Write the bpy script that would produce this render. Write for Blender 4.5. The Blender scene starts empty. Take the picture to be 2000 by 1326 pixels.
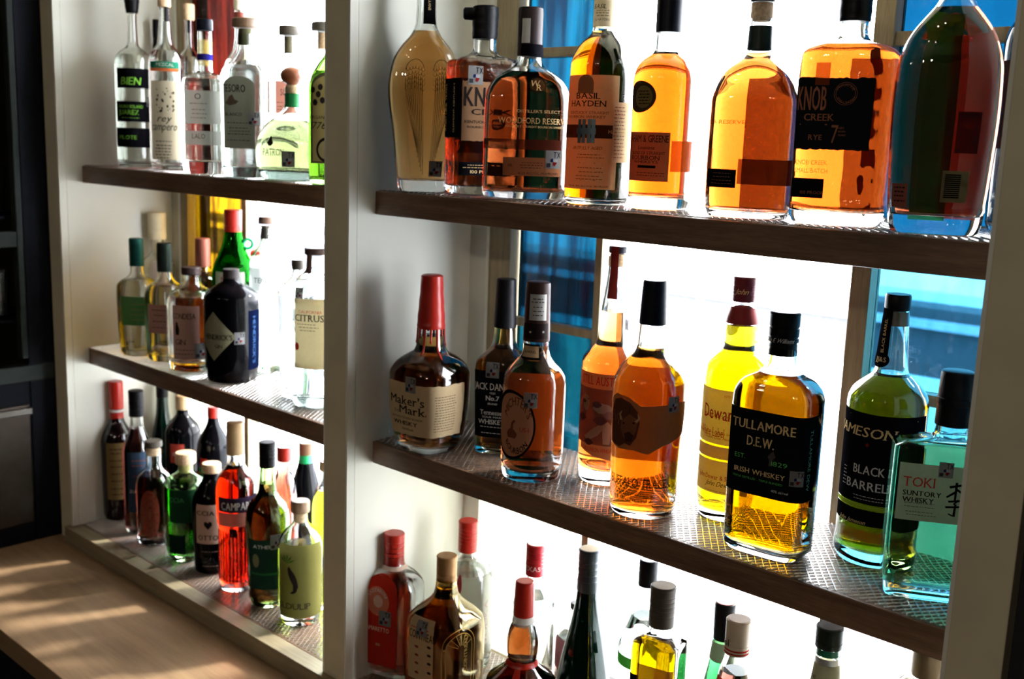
import bpy, bmesh, math, random
import numpy as np
from mathutils import Vector, Matrix
random.seed(7)
R = math.radians
scene = bpy.context.scene
col = scene.collection

# ------------------------------------------------------------------ camera
CAM = np.array([1.2365, -0.9754, 0.4327]); YAW, PIT, ROL, FPX = R(-42.7727), R(-10.3395), R(2.037), 2092.57
_f = np.array([math.sin(YAW)*math.cos(PIT), math.cos(YAW)*math.cos(PIT), math.sin(PIT)])
_r = np.array([math.cos(YAW), -math.sin(YAW), 0.0]); _u = np.cross(_r, _f)
cr, sr = math.cos(ROL), math.sin(ROL)
RT, UP, FW = cr*_r + sr*_u, -sr*_r + cr*_u, _f
cd = bpy.data.cameras.new('camera'); cam = bpy.data.objects.new('camera', cd); col.objects.link(cam)
cam.matrix_world = Matrix(((RT[0], UP[0], -FW[0], CAM[0]), (RT[1], UP[1], -FW[1], CAM[1]), (RT[2], UP[2], -FW[2], CAM[2]), (0, 0, 0, 1)))
cd.sensor_width = 36; cd.lens = FPX*36/2000; cd.clip_start = 0.02
cd.dof.use_dof = True; cd.dof.focus_distance = 1.22; cd.dof.aperture_fstop = 7.0
scene.camera = cam

# ------------------------------------------------------------------ world, lamps, exposure
SKY = 28.0
w = bpy.data.worlds.new('sky'); scene.world = w; w.use_nodes = True
wn = w.node_tree.nodes; bg = wn['Background']
tc = wn.new('ShaderNodeTexCoord'); sep = wn.new('ShaderNodeSeparateXYZ'); rmp = wn.new('ShaderNodeValToRGB')
w.node_tree.links.new(tc.outputs['Generated'], sep.inputs[0]); w.node_tree.links.new(sep.outputs['Z'], rmp.inputs[0])
rmp.color_ramp.elements[0].position = 0.0; rmp.color_ramp.elements[0].color = (0.93, 0.95, 1, 1)
rmp.color_ramp.elements[1].position = 1.0; rmp.color_ramp.elements[1].color = (0.86, 0.93, 1, 1)
w.node_tree.links.new(rmp.outputs[0], bg.inputs[0]); bg.inputs[1].default_value = SKY

def lamp(name, loc, power, rad, color):
    l = bpy.data.lights.new(name, 'POINT'); l.energy = power; l.shadow_soft_size = rad; l.color = color
    o = bpy.data.objects.new(name, l); col.objects.link(o); o.location = loc
lamp('bar_lamp', (0.9, -2.3, 1.15), 13, 0.035, (1, 0.88, 0.72))
lamp('bar_lamp', (1.35, -2.2, 1.15), 13, 0.035, (1, 0.88, 0.72))
lamp('bar_lamp', (-0.4, -2.4, 1.2), 10, 0.05, (1, 0.86, 0.68))
sl = bpy.data.lights.new('sun', 'SUN'); sl.energy = 9.0; sl.angle = R(5); sl.color = (1, 0.95, 0.86)
so = bpy.data.objects.new('sun', sl); col.objects.link(so)
so.rotation_euler = Vector((-math.sin(R(20))*math.cos(R(35)), -math.cos(R(20))*math.cos(R(35)), -math.sin(R(35)))).to_track_quat('-Z', 'Y').to_euler()
vs = scene.view_settings; vs.view_transform = 'Standard'; vs.look = 'None'; vs.gamma = 1; vs.use_curve_mapping = False
vs.exposure = 0.0
cy = scene.cycles
cy.max_bounces = 28; cy.transmission_bounces = 26; cy.transparent_max_bounces = 16; cy.diffuse_bounces = 4; cy.glossy_bounces = 6
cy.sample_clamp_indirect = 12.0; cy.blur_glossy = 0.5
cy.use_adaptive_sampling = True; cy.adaptive_threshold = 0.03

# ------------------------------------------------------------------ projection helpers (camera solved from the photograph)
def proj(P):
    d = np.asarray(P, float) - CAM; k = d @ FW
    return np.stack([1000 + FPX*(d @ RT)/k, 663 - FPX*(d @ UP)/k], -1)
def ray(x, y): return FW + (x-1000)/FPX*RT - (y-663)/FPX*UP
def on_z(x, y, z): d = ray(x, y); return CAM + (z-CAM[2])/d[2]*d
def on_y(x, y, Y): d = ray(x, y); return CAM + (Y-CAM[1])/d[1]*d
def on_x(x, y, X): d = ray(x, y); return CAM + (X-CAM[0])/d[0]*d

# ------------------------------------------------------------------ materials
MC = {}
def mat(key, fn):
    if key not in MC:
        m = bpy.data.materials.new(str(key)[:60]); m.use_nodes = True
        nt = m.node_tree; nt.nodes.clear(); out = nt.nodes.new('ShaderNodeOutputMaterial'); fn(nt, out); MC[key] = m
    return MC[key]
def noise(nt, scale, detail=3, coord='Object', stretch=None):
    t = nt.nodes.new('ShaderNodeTexCoord'); n = nt.nodes.new('ShaderNodeTexNoise')
    n.inputs['Scale'].default_value = scale; n.inputs['Detail'].default_value = detail
    if stretch:
        mp = nt.nodes.new('ShaderNodeMapping'); mp.inputs['Scale'].default_value = stretch
        nt.links.new(t.outputs[coord], mp.inputs[0]); nt.links.new(mp.outputs[0], n.inputs['Vector'])
    else: nt.links.new(t.outputs[coord], n.inputs['Vector'])
    return n
def ramp(nt, src, stops):
    r = nt.nodes.new('ShaderNodeValToRGB'); e = r.color_ramp.elements
    while len(e) < len(stops): e.new(0.5)
    for i, (p, c) in enumerate(stops): e[i].position = p; e[i].color = (*c, 1)
    nt.links.new(src, r.inputs[0]); return r
def bump(nt, src, strength, dist, to):
    b = nt.nodes.new('ShaderNodeBump'); b.inputs['Strength'].default_value = strength; b.inputs['Distance'].default_value = dist
    nt.links.new(src, b.inputs['Height']); nt.links.new(b.outputs[0], to.inputs['Normal'])
def solid(c, rough=0.5, metal=0.0, var=0.12, scale=40, bmp=0.0, coat=0.0, stretch=None):
    def f(nt, out):
        p = nt.nodes.new('ShaderNodeBsdfPrincipled'); nt.links.new(p.outputs[0], out.inputs[0])
        p.inputs['Roughness'].default_value = rough; p.inputs['Metallic'].default_value = metal; p.inputs['Coat Weight'].default_value = coat; p.inputs['Specular IOR Level'].default_value = 0.35 if rough < 0.36 else 0.12
        n = noise(nt, scale, stretch=stretch)
        r = ramp(nt, n.outputs[0], [(0.3, [x*(1-var) for x in c]), (0.7, [min(1, x*(1+var)) for x in c])])
        nt.links.new(r.outputs[0], p.inputs['Base Color'])
        if bmp: bump(nt, n.outputs[0], bmp, 0.001, p)
    return mat(('solid', tuple(c), rough, metal, var, scale, bmp, coat, stretch), f)
def paper(c, tr=0.4, gloss=0.0):
    def f(nt, out):
        d = nt.nodes.new('ShaderNodeBsdfDiffuse'); t = nt.nodes.new('ShaderNodeBsdfTranslucent'); m = nt.nodes.new('ShaderNodeMixShader')
        n = noise(nt, 220); r = ramp(nt, n.outputs[0], [(0.3, [x*0.94 for x in c]), (0.7, c)])
        nt.links.new(r.outputs[0], d.inputs[0]); nt.links.new(r.outputs[0], t.inputs[0]); m.inputs[0].default_value = tr
        nt.links.new(d.outputs[0], m.inputs[1]); nt.links.new(t.outputs[0], m.inputs[2]); nt.links.new(m.outputs[0], out.inputs[0])
    return mat(('paper', tuple(c), tr), f)
def film(c, a=0.5):          # print on clear plastic: part see-through, part paper
    def f(nt, out):
        d = nt.nodes.new('ShaderNodeBsdfDiffuse'); t = nt.nodes.new('ShaderNodeBsdfTranslucent'); m = nt.nodes.new('ShaderNodeMixShader')
        tr = nt.nodes.new('ShaderNodeBsdfTransparent'); m2 = nt.nodes.new('ShaderNodeMixShader')
        d.inputs[0].default_value = t.inputs[0].default_value = (*c, 1)
        nt.links.new(d.outputs[0], m.inputs[1]); nt.links.new(t.outputs[0], m.inputs[2]); m.inputs[0].default_value = 0.4
        nt.links.new(tr.outputs[0], m2.inputs[1]); nt.links.new(m.outputs[0], m2.inputs[2]); m2.inputs[0].default_value = a
        nt.links.new(m2.outputs[0], out.inputs[0])
    return mat(('film', tuple(c), a), f)
def glass(c=(1, 1, 1), ior=1.5, bmp=0.0, scale=60):
    def f(nt, out):
        g = nt.nodes.new('ShaderNodeBsdfGlass'); g.inputs['Color'].default_value = (*c, 1); g.inputs['Roughness'].default_value = 0.0
        g.inputs['IOR'].default_value = ior; nt.links.new(g.outputs[0], out.inputs[0])
        if bmp: bump(nt, noise(nt, scale, 2).outputs[0], bmp, 0.004, g)
    return mat(('glass', tuple(c), ior, bmp, scale), f)
def smoky(c=(0.80, 0.93, 0.86), dens=55, tint=(0.98, 0.99, 0.98), bmp=0.0, scale=40):   # clear glass whose own green-grey shows along thick edges
    def f(nt, out):
        g = nt.nodes.new('ShaderNodeBsdfGlass'); g.inputs['Color'].default_value = (*tint, 1); g.inputs['Roughness'].default_value = 0.0; g.inputs['IOR'].default_value = 1.5
        nt.links.new(g.outputs[0], out.inputs[0]); v = nt.nodes.new('ShaderNodeVolumeAbsorption'); k = dens
        v.inputs['Density'].default_value = k; v.inputs['Color'].default_value = (c[0]*0.4, c[1]*0.4, c[2]*0.4, 1); nt.links.new(v.outputs[0], out.inputs[1])
        if bmp: bump(nt, noise(nt, scale, 2).outputs[0], bmp, 0.004, g)
    return mat(('smoky', tuple(c), dens, tint, bmp), f)
def liquid(T8, bmp=0):
    def f(nt, out):
        g = nt.nodes.new('ShaderNodeBsdfGlass'); g.inputs['Roughness'].default_value = 0.0; g.inputs['IOR'].default_value = 1.34
        nt.links.new(g.outputs[0], out.inputs[0])
        s = [-math.log(max(1e-8, min(0.97, t*0.4 if t < .9 else t)))/0.08 for t in T8]; D = max(s)*1.0001
        v = nt.nodes.new('ShaderNodeVolumeAbsorption'); v.inputs['Density'].default_value = D
        v.inputs['Color'].default_value = (1-s[0]/D, 1-s[1]/D, 1-s[2]/D, 1); nt.links.new(v.outputs[0], out.inputs[1])
    return mat(('liquid', tuple(T8)), f)
def pane_mat(c1, c2, scale, stretch, gl=0.06, bmp=0.4):   # streaky coloured sheet glass
    def f(nt, out):
        t = nt.nodes.new('ShaderNodeBsdfTransparent'); g = nt.nodes.new('ShaderNodeBsdfGlossy'); m = nt.nodes.new('ShaderNodeMixShader')
        n = noise(nt, scale, 5, stretch=stretch); q = lambda c: [v**0.5 for v in c]; r = ramp(nt, n.outputs[0], [(0.38, q(c1)), (0.62, q(c2))])      # two faces, so the root of the sheet's tint on each
        n.inputs['Distortion'].default_value = 0.6
        nt.links.new(r.outputs[0], t.inputs[0]); g.inputs['Roughness'].default_value = 0.08; bump(nt, n.outputs[0], bmp, 0.003, g)
        m.inputs[0].default_value = gl; nt.links.new(t.outputs[0], m.inputs[1]); nt.links.new(g.outputs[0], m.inputs[2]); nt.links.new(m.outputs[0], out.inputs[0])
    return mat(('pane', tuple(c1), tuple(c2), scale), f)
def wood(c1, c2, rough=0.45, axis='x', scale=7):
    def f(nt, out):
        p = nt.nodes.new('ShaderNodeBsdfPrincipled'); nt.links.new(p.outputs[0], out.inputs[0]); p.inputs['Roughness'].default_value = rough
        st = {'x': (1, 14, 14), 'z': (14, 14, 1), 'y': (14, 1, 14)}[axis]
        n = noise(nt, scale, 6, stretch=st); n2 = noise(nt, scale*8, 4, stretch=st)
        mx = nt.nodes.new('ShaderNodeMath'); mx.operation = 'MULTIPLY_ADD'; nt.links.new(n.outputs[0], mx.inputs[0]); mx.inputs[1].default_value = 0.65
        m3 = nt.nodes.new('ShaderNodeMath'); m3.operation = 'MULTIPLY'; nt.links.new(n2.outputs[0], m3.inputs[0]); m3.inputs[1].default_value = 0.35
        nt.links.new(m3.outputs[0], mx.inputs[2])
        r = ramp(nt, mx.outputs[0], [(0.35, c1), (0.65, c2)]); nt.links.new(r.outputs[0], p.inputs['Base Color']); bump(nt, mx.outputs[0], 0.25, 0.0006, p)
    return mat(('wood', tuple(c1), tuple(c2), axis, scale), f)

# ------------------------------------------------------------------ object helpers
def tag(o, label=None, cat=None, group=None, kind=None):
    for k, v in (('label', label), ('category', cat), ('group', group), ('kind', kind)):
        if v: o[k] = v
    return o
def link(name, me, m=None, parent=None):
    o = bpy.data.objects.new(name, me); col.objects.link(o)
    if m is not None: me.materials.append(m)
    if parent is not None: o.parent = parent
    return o
def mesh(V, F, smooth=False, sharp=None):
    me = bpy.data.meshes.new('m'); me.from_pydata([tuple(map(float, v)) for v in V], [], [tuple(f) for f in F]); me.update()
    if smooth:
        me.polygons.foreach_set('use_smooth', [True]*len(me.polygons))
        if sharp: me.set_sharp_from_angle(angle=R(sharp))
    return me
def box_vf(x0, x1, y0, y1, z0, z1, V=None, F=None):
    V = [] if V is None else V; F = [] if F is None else F; b = len(V)
    V += [(x0, y0, z0), (x1, y0, z0), (x1, y1, z0), (x0, y1, z0), (x0, y0, z1), (x1, y0, z1), (x1, y1, z1), (x0, y1, z1)]
    F += [tuple(b+i for i in q) for q in ((3, 2, 1, 0), (4, 5, 6, 7), (0, 1, 5, 4), (1, 2, 6, 5), (2, 3, 7, 6), (3, 0, 4, 7))]
    return V, F
def box(name, x0, x1, y0, y1, z0, z1, m, parent=None, bevel=0.0):
    V, F = box_vf(x0, x1, y0, y1, z0, z1); me = mesh(V, F)
    if bevel:
        bm = bmesh.new(); bm.from_mesh(me); bmesh.ops.bevel(bm, geom=bm.edges[:], offset=bevel, segments=2, affect='EDGES', profile=0.5); bm.to_mesh(me); bm.free()
    return link(name, me, m, parent)
def struct(name, *a, **k): return tag(box(name, *a, **k), kind='structure')
def lathe_vf(pts, seg=40, closed_top=True):
    V, F = [], []
    for z, r in pts:
        for i in range(seg):
            a = 2*math.pi*i/seg; V.append((r*math.cos(a), r*math.sin(a), z))
    for j in range(len(pts)-1):
        for i in range(seg):
            k = (i+1) % seg; F.append((j*seg+i, j*seg+k, (j+1)*seg+k, (j+1)*seg+i))
    F.append(tuple(range(seg-1, -1, -1))); F.append(tuple((len(pts)-1)*seg+i for i in range(seg)))
    return V, F
def lathe(name, pts, m, parent, seg=40, sharp=35, z=0):
    V, F = lathe_vf([(p[0]+z, p[1]) for p in pts], seg); return link(name, mesh(V, F, True, sharp), m, parent)
def pchip(xs, ys, xq):
    xs, ys = np.array(xs, float), np.array(ys, float); h = np.diff(xs); d = np.diff(ys)/h; m = np.zeros(len(xs))
    m[0], m[-1] = d[0], d[-1]
    for i in range(1, len(xs)-1):
        if d[i-1]*d[i] > 0: w1, w2 = 2*h[i]+h[i-1], h[i]+2*h[i-1]; m[i] = (w1+w2)/(w1/d[i-1]+w2/d[i])
    i = np.clip(np.searchsorted(xs, xq, side='right')-1, 0, len(h)-1); t = (xq-xs[i])/h[i]
    return (2*t**3-3*t**2+1)*ys[i]+(t**3-2*t**2+t)*h[i]*m[i]+(-2*t**3+3*t**2)*ys[i+1]+(t**3-t**2)*h[i]*m[i+1]

# ------------------------------------------------------------------ flat lettering: glyph outlines are read once, strings are set from them
GL = {}
def glyph(ch, bold):
    k = (ch, bold)
    if k in GL: return GL[k]
    c = bpy.data.curves.new('g', 'FONT'); c.body = ch; c.size = 1; c.offset = 0; c.resolution_u = 2; c.fill_mode = 'FRONT'
    o = bpy.data.objects.new('g', c); me = o.to_mesh()
    V = np.array([v.co[:2] for v in me.vertices]).reshape(-1, 2); F = [tuple(p.vertices) for p in me.polygons]
    if len(V) == 0: V = np.zeros((1, 2)); F = []
    if bold and F: n = len(V); V = np.concatenate([V-[bold*0.8, 0], V+[bold*0.8, 0]]); F = F+[tuple(i+n for i in f) for f in F]     # heavier strokes
    V = V - [V[:, 0].min(), 0]; o.to_mesh_clear(); bpy.data.objects.remove(o); bpy.data.curves.remove(c)
    GL[k] = (V, F, V[:, 0].max()); return GL[k]
CAPH = None
def set_string(s, bold=0.0, track=0.07, serif=False):
    """verts (cap height 1), faces, width"""
    global CAPH
    if CAPH is None: CAPH = glyph('H', 0.0)[0][:, 1].max()
    VV, FF, x = [], [], 0.0
    for ch in s:
        if ch == ' ': x += 0.30; continue
        V, F, wd = glyph(ch, bold); b = len(VV); VV += [(vx+x, vy) for vx, vy in V]; FF += [tuple(b+i for i in f) for f in F]
        if serif and ch not in 'MmWw':
            top = V[:, 1].max(); ed = {}
            for f in F:
                for i in range(len(f)):
                    a, c = f[i], f[(i+1) % len(f)]; e = (min(a, c), max(a, c)); ed[e] = ed.get(e, 0)+1
            for (a, c), n in ed.items():
                if n > 1: continue
                y0, y1 = V[a][1], V[c][1]; L = abs(V[a][0]-V[c][0])
                if abs(y0-y1) < 0.01 and 0.03 < L < 0.22 and (abs(y0) < 0.04 or abs(y0-top) < 0.03):
                    xa, xb = sorted((V[a][0], V[c][0])); e = 0.055; t = 0.035; yy = y0-t if y0 > 0.2 else y0
                    b = len(VV); VV += [(xa-e+x, yy), (xb+e+x, yy), (xb+e+x, yy+t), (xa-e+x, yy+t)]; FF.append((b, b+1, b+2, b+3))
        x += wd + track
    V = np.array(VV) if VV else np.zeros((1, 2)); V = V/CAPH
    return V, FF, (x-track)/CAPH

def slice_poly(V2, F, step, ystep=0.006):
    """cut a flat mesh by upright planes so that it can follow a curved surface"""
    me = bpy.data.meshes.new('t'); me.from_pydata([(float(a), float(b), 0) for a, b in V2], [], F); bm = bmesh.new(); bm.from_mesh(me)
    x0, x1 = float(np.min(np.array(V2)[:, 0])), float(np.max(np.array(V2)[:, 0])); k = int((x1-x0)/step)
    for i in range(1, k+1):
        bmesh.ops.bisect_plane(bm, geom=bm.verts[:]+bm.edges[:]+bm.faces[:], plane_co=(x0+(x1-x0)*i/(k+1), 0, 0), plane_no=(1, 0, 0))
    y0, y1 = float(np.min(np.array(V2)[:, 1])), float(np.max(np.array(V2)[:, 1])); k = int((y1-y0)/ystep)
    for i in range(1, k+1):
        bmesh.ops.bisect_plane(bm, geom=bm.verts[:]+bm.edges[:]+bm.faces[:], plane_co=(0, y0+(y1-y0)*i/(k+1), 0), plane_no=(0, 1, 0))
    bmesh.ops.triangulate(bm, faces=[f for f in bm.faces if len(f.verts) > 4])
    bm.verts.index_update(); V = np.array([v.co[:2] for v in bm.verts]); Fo = [tuple(v.index for v in f.verts) for f in bm.faces]
    bm.free(); bpy.data.meshes.remove(me); return V, Fo

# ------------------------------------------------------------------ the bottle builder
PH = np.radians(np.arange(-180, 181, 1.5))
def polar(rx, ry, n, ph):
    return (np.abs(np.sin(ph)/rx)**n + np.abs(np.cos(ph)/ry)**n)**(-1/n)
ALL = []
class Bottle:
    """prof: silhouette half widths down-up, (photo row, half width); rows become real heights at the bottle's own distance"""
    def __init__(s, name, label, shelf, cx, prof, yb=None, Y=None, ratio=1.0, n=2.0, face=0.0, gl=None, liq=None, fill=None,
                 t=0.0028, tb=0.008, opaque=None, cat='bottle', group=None, seg=48, kind=None, neck_from=None, gmat=None):
        s.shelf = shelf
        hw0 = prof[0][1]
        def X_at(Yv):
            lo, hi = -1.2, 1.2
            for _ in range(40):
                m = (lo+hi)/2
                if proj((m, Yv, shelf))[0] < cx: lo = m
                else: hi = m
            return lo
        if Y is None:
            P = on_z(cx, yb, shelf); dist = (P-CAM) @ FW; r = hw0*dist/FPX*(1 if n < 2.6 else 0.8)*(0.5+0.5*ratio)
            d = (P-CAM)[:2]; d /= np.linalg.norm(d); c = P[:2]+d*r; Y = c[1]
        s.X, s.Y = X_at(Y), Y
        s.c = np.array([s.X, s.Y, shelf]); dv = CAM[:2]-s.c[:2]
        s.cam_phi = math.degrees(math.atan2(dv[0], -dv[1])); s.rot = (s.cam_phi + face)
        s.dist = (s.c-CAM) @ FW; s.px = s.dist/FPX
        # silhouette extent of the unit cross-section seen from the camera
        rel = R(s.cam_phi-s.rot); rr = polar(1.0, ratio, n, PH); ex = rr*np.sin(PH)*math.cos(rel) - (rr*np.cos(PH))*math.sin(rel)
        k = 1.0/np.max(np.abs(ex))
        zs, rs = [], []
        for y, hw in prof:
            z = 0.0 if y is None else max(0.004, s.zax(y)); zs.append(z); rs.append(hw*((s.c+[0, 0, z]-CAM) @ FW)/FPX)
        for i in range(1, len(zs)):
            if zs[i] <= zs[i-1]+1e-4: zs[i] = zs[i-1]+5e-4
        zq = []
        for i in range(len(zs)-1):
            m = max(1, min(6, int((zs[i+1]-zs[i])/0.004)+1)) if abs(rs[i+1]-rs[i]) > 2e-4 else 1
            zq += list(np.linspace(zs[i], zs[i+1], m, endpoint=False))
        zq.append(zs[-1]); rq = pchip(zs, rs, np.array(zq)); s.H = zs[-1]
        zmin_neck = min(rs[-3:]); rmax = max(rs)
        s.rings = []
        for z, r in zip(zq, rq):
            q = max(0.0, min(1.0, (r-zmin_neck*1.15)/max(1e-5, rmax*0.85-zmin_neck*1.15)))
            if z < s.H*0.4: q = 1.0
            nn = 2+(n-2)*q; ra = 1+(ratio-1)*q; kk = 1+(k-1)*q
            s.rings.append((z, r*kk, r*kk*ra, nn))
        b = s.rings[0]; s.rings = [(0, b[1]*0.9, b[2]*0.9, b[3]), (0.0012, b[1]*0.96, b[2]*0.96, b[3]), (0.004, b[1], b[2], b[3])] + [q for q in s.rings if q[0] > 0.007]
        s.zt = np.array([q[0] for q in s.rings]); s.rt = np.array([q[1:] for q in s.rings])
        s.root = bpy.data.objects.new(name, None); col.objects.link(s.root); s.root.empty_display_size = 0.02
        s.root.location = (s.X, s.Y, shelf); s.root.rotation_euler = (0, 0, R(s.rot))
        tag(s.root, label, cat, group, kind); ALL.append((label, s))
        if opaque:
            V, F = s.shell(s.rings, seg); link('glass_body', mesh(V, F, True, 50), opaque, s.root)
        else:
            gm = gmat or glass(gl or (0.985, 0.995, 0.985))
            Vo, Fo = s.shell(s.rings, seg, cap=False)
            inner = [(max(z, tb), max(0.002, a-t), max(0.002, b_-t), n_) for z, a, b_, n_ in s.rings if z >= tb]
            i0 = s.at(tb); inner = [(tb, (i0[0]-t)*0.86, (i0[1]-t)*0.86, i0[2]), (tb+0.0015, (i0[0]-t)*0.96, (i0[1]-t)*0.96, i0[2])] + [q for q in inner if q[0] > tb+0.003]
            Vi, Fi = s.shell(inner, seg, cap=False); bn = len(Vo)
            F = list(Fo) + [tuple(bn+i for i in reversed(f)) for f in Fi]; no, ni = len(s.rings), len(inner)
            for i in range(seg):
                k2 = (i+1) % seg; F.append(((no-1)*seg+i, (no-1)*seg+k2, bn+(ni-1)*seg+k2, bn+(ni-1)*seg+i))
            F.append(tuple(range(seg-1, -1, -1))); F.append(tuple(bn+i for i in range(seg)))
            link('glass_body', mesh(Vo+Vi, F, True, 50), gm, s.root)
            if liq:
                zf = s.zax(fill) if fill is not None else s.H*0.75
                e = 0.0003; L = [(z-(e if z < tb+0.001 else 0), a+e, b_+e, n_) for z, a, b_, n_ in inner if z < zf-0.0005]
                q = s.at(zf); L.append((zf, q[0]-t+e, q[1]-t+e, q[2]))
                V, F = s.shell(L, seg); link('liquid', mesh(V, F, True, 50), liquid(liq), s.root)
    def zax(s, y):
        lo, hi = -0.02, 0.5
        for _ in range(36):
            m = (lo+hi)/2
            if proj(s.c+[0, 0, m])[1] > y: lo = m
            else: hi = m
        return lo
    def at(s, z): return [float(np.interp(z, s.zt, s.rt[:, i])) for i in range(3)]
    def shell(s, rings, seg, cap=True):
        V, F = [], []
        for z, a, b, n in rings:
            r = polar(a, b, n, PH); x, y = r*np.sin(PH), -r*np.cos(PH)
            L = np.concatenate([[0], np.cumsum(np.hypot(np.diff(x), np.diff(y)))]); q = np.linspace(0, L[-1], seg, endpoint=False)
            ph = np.interp(q, L, PH); r = polar(a, b, n, ph); V += [(r[i]*math.sin(ph[i]), -r[i]*math.cos(ph[i]), z) for i in range(seg)]
        for j in range(len(rings)-1):
            for i in range(seg):
                k = (i+1) % seg; F.append((j*seg+i, j*seg+k, (j+1)*seg+k, (j+1)*seg+i))
        if cap: F.append(tuple(range(seg-1, -1, -1))); F.append(tuple((len(rings)-1)*seg+i for i in range(seg)))
        return V, F
    def world(s, ph, z, off=0.0):
        a, b, n = s.at(z); r = polar(a, b, n, np.asarray(ph, float))+off
        x, y = r*np.sin(ph), -r*np.cos(ph); c, q = math.cos(R(s.rot)), math.sin(R(s.rot))
        return np.stack([s.X+c*x-q*y, s.Y+q*x+c*y, np.full_like(x, s.shelf+z)], -1)
    def loc(s, x, y):
        """photo point -> (angle round the bottle, height)"""
        ph0 = R(s.cam_phi-s.rot); cand = ph0+np.radians(np.arange(-88, 89, 1.0)); z = s.zax(y); ph = ph0
        for _ in range(5):
            P = proj(s.world(cand, z)); i = int(np.argmin(np.abs(P[:, 0]-x))); ph = cand[i]
            dy = P[i][1]-y; z = max(0.001, z+dy*s.px*1.0)
        P = proj(s.world(cand, z))[:, 0]; j = np.argsort(P); ph = float(np.interp(x, P[j], cand[j])); return ph, z
    def arc(s, z):
        a, b, n = s.at(z); PP = np.radians(np.arange(-360, 361, 1.5)); r = polar(a, b, n, PP); x, y = r*np.sin(PP), -r*np.cos(PP)
        return PP, np.concatenate([[0], np.cumsum(np.hypot(np.diff(x), np.diff(y)))])
    def wrap(s, V2, ph0, zc, off):
        """flat (u, v) metres about (ph0, zc) -> local 3D on the surface; the angle is kept for every height"""
        PP, L = s.arc(zc); s0 = np.interp(ph0, PP, L); ph = np.interp(s0+V2[:, 0], L, PP); out = []
        for p, v in zip(ph, V2[:, 1]):
            a, b, n = s.at(zc+v); e = 1e-3; r = polar(a, b, n, np.array([p-e, p, p+e]))
            x, y = r*np.sin([p-e, p, p+e]), -r*np.cos([p-e, p, p+e]); tx, ty = x[2]-x[0], y[2]-y[0]; l = math.hypot(tx, ty) or 1
            out.append((x[1]+ty/l*off, y[1]-tx/l*off, zc+v))
        return out
    def patch(s, name, pts, ph, zc, m, off=0.0003, step=0.003, parent=None, faces=None):
        V, F = slice_poly(pts, faces or [tuple(range(len(pts)))], step)
        P = s.wrap(V, ph, zc, off); o = link(name, mesh(P, F, True), m, parent or s.root); return o
    def rect(s, x0, x1, y0, y1):
        """photo box -> (angle, centre height, width m, height m)"""
        ym = (y0+y1)/2; xm = (x0+x1)/2; pa, _ = s.loc(x0, ym); pb, _ = s.loc(x1, ym); pc, zt = s.loc(xm, y0); _, zb = s.loc(xm, y1)
        PP, L = s.arc((zt+zb)/2); wa = np.interp(pb, PP, L)-np.interp(pa, PP, L); sc = (np.interp(pa, PP, L)+np.interp(pb, PP, L))/2
        return float(np.interp(sc, L, PP)), (zt+zb)/2, wa, zt-zb
    def label(s, x0, x1, y0, y1, m, shape='rect', name='label', off=0.0003, ext=(0, 0), lab=None, parent=None):
        """ext: extra millimetres wrapped round the left / right side, out of sight"""
        ph, zc, wd, ht = s.rect(x0, x1, y0, y1)
        if ext != (0, 0):
            PP, L = s.arc(zc); s0 = np.interp(ph, PP, L)+(ext[1]-ext[0])*0.0005; ph = float(np.interp(s0, L, PP)); wd += (ext[0]+ext[1])*0.001
        a, b = wd/2, ht/2
        if shape == 'rect': pts = [(-a, -b), (a, -b), (a, b), (-a, b)]
        elif shape == 'ell': pts = [(a*math.cos(i*math.pi/24), b*math.sin(i*math.pi/24)) for i in range(48)]
        elif shape == 'arch': pts = [(-a, -b), (a, -b)]+[(a*math.cos(i*math.pi/16), b*0.72+b*0.28*math.sin(i*math.pi/16)) for i in range(17)]
        elif shape == 'dia': pts = [(0, -b), (a, 0), (0, b), (-a, 0)]
        elif shape == 'torn':
            q = random.Random(3); pts = [(-a+2*a*i/24, -b+q.uniform(-1, 1)*b*0.02) for i in range(25)]+[(a+q.uniform(-1, 1)*a*0.01, -b+2*b*i/8) for i in range(1, 8)]
            pts += [(a-2*a*i/24, b+q.uniform(-1, 1)*b*0.03) for i in range(25)]
        else: pts = [(u*a, v*b) for u, v in shape]
        o = s.patch(name, pts, ph, zc, m, off, parent=parent); o['_ph'] = ph
        if lab: o['label'] = lab
        s.last = o; return o
    def text(s, txt, x, y, h, m, w=None, al='c', bold=0.0, serif=False, track=0.07, shear=0.0, asp=1.0, off=0.0006, rot=0, arc=None, parent='last', name='lettering'):
        """h: capital height in photo pixels; w: width in pixels on the picture, None = natural"""
        ph, z = s.loc(x, y); V, F, wd = set_string(txt, bold, track, serif); H = h*s.px*0.98
        V = V-[0, 0.5]; V[:, 0] += V[:, 1]*shear
        if w is not None and al == 'c' and not rot:
            pa, _ = s.loc(x-w/2, y); pb, _ = s.loc(x+w/2, y); PP, L = s.arc(z); sa, sb = np.interp(pa, PP, L), np.interp(pb, PP, L)
            sx = (sb-sa)/wd; ph = float(np.interp((sa+sb)/2, L, PP))
        else: sx = H*asp if w is None else w*s.px/wd
        V = V*[sx, H]; W_ = wd*sx
        if al == 'c': V = V-[W_/2, 0]
        elif al == 'r': V = V-[W_, 0]
        if arc:
            ra = arc*s.px; a = V[:, 0]/abs(ra); rad = abs(ra)+V[:, 1]*(1 if ra > 0 else -1)
            V = np.stack([rad*np.sin(a), (rad*np.cos(a)-abs(ra))*(1 if ra > 0 else -1)], -1)
        if rot: c, q = math.cos(R(rot)), math.sin(R(rot)); V = np.stack([c*V[:, 0]-q*V[:, 1], q*V[:, 0]+c*V[:, 1]], -1)
        if h > 11: V, F = slice_poly(V, F, 0.0028)
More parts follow.
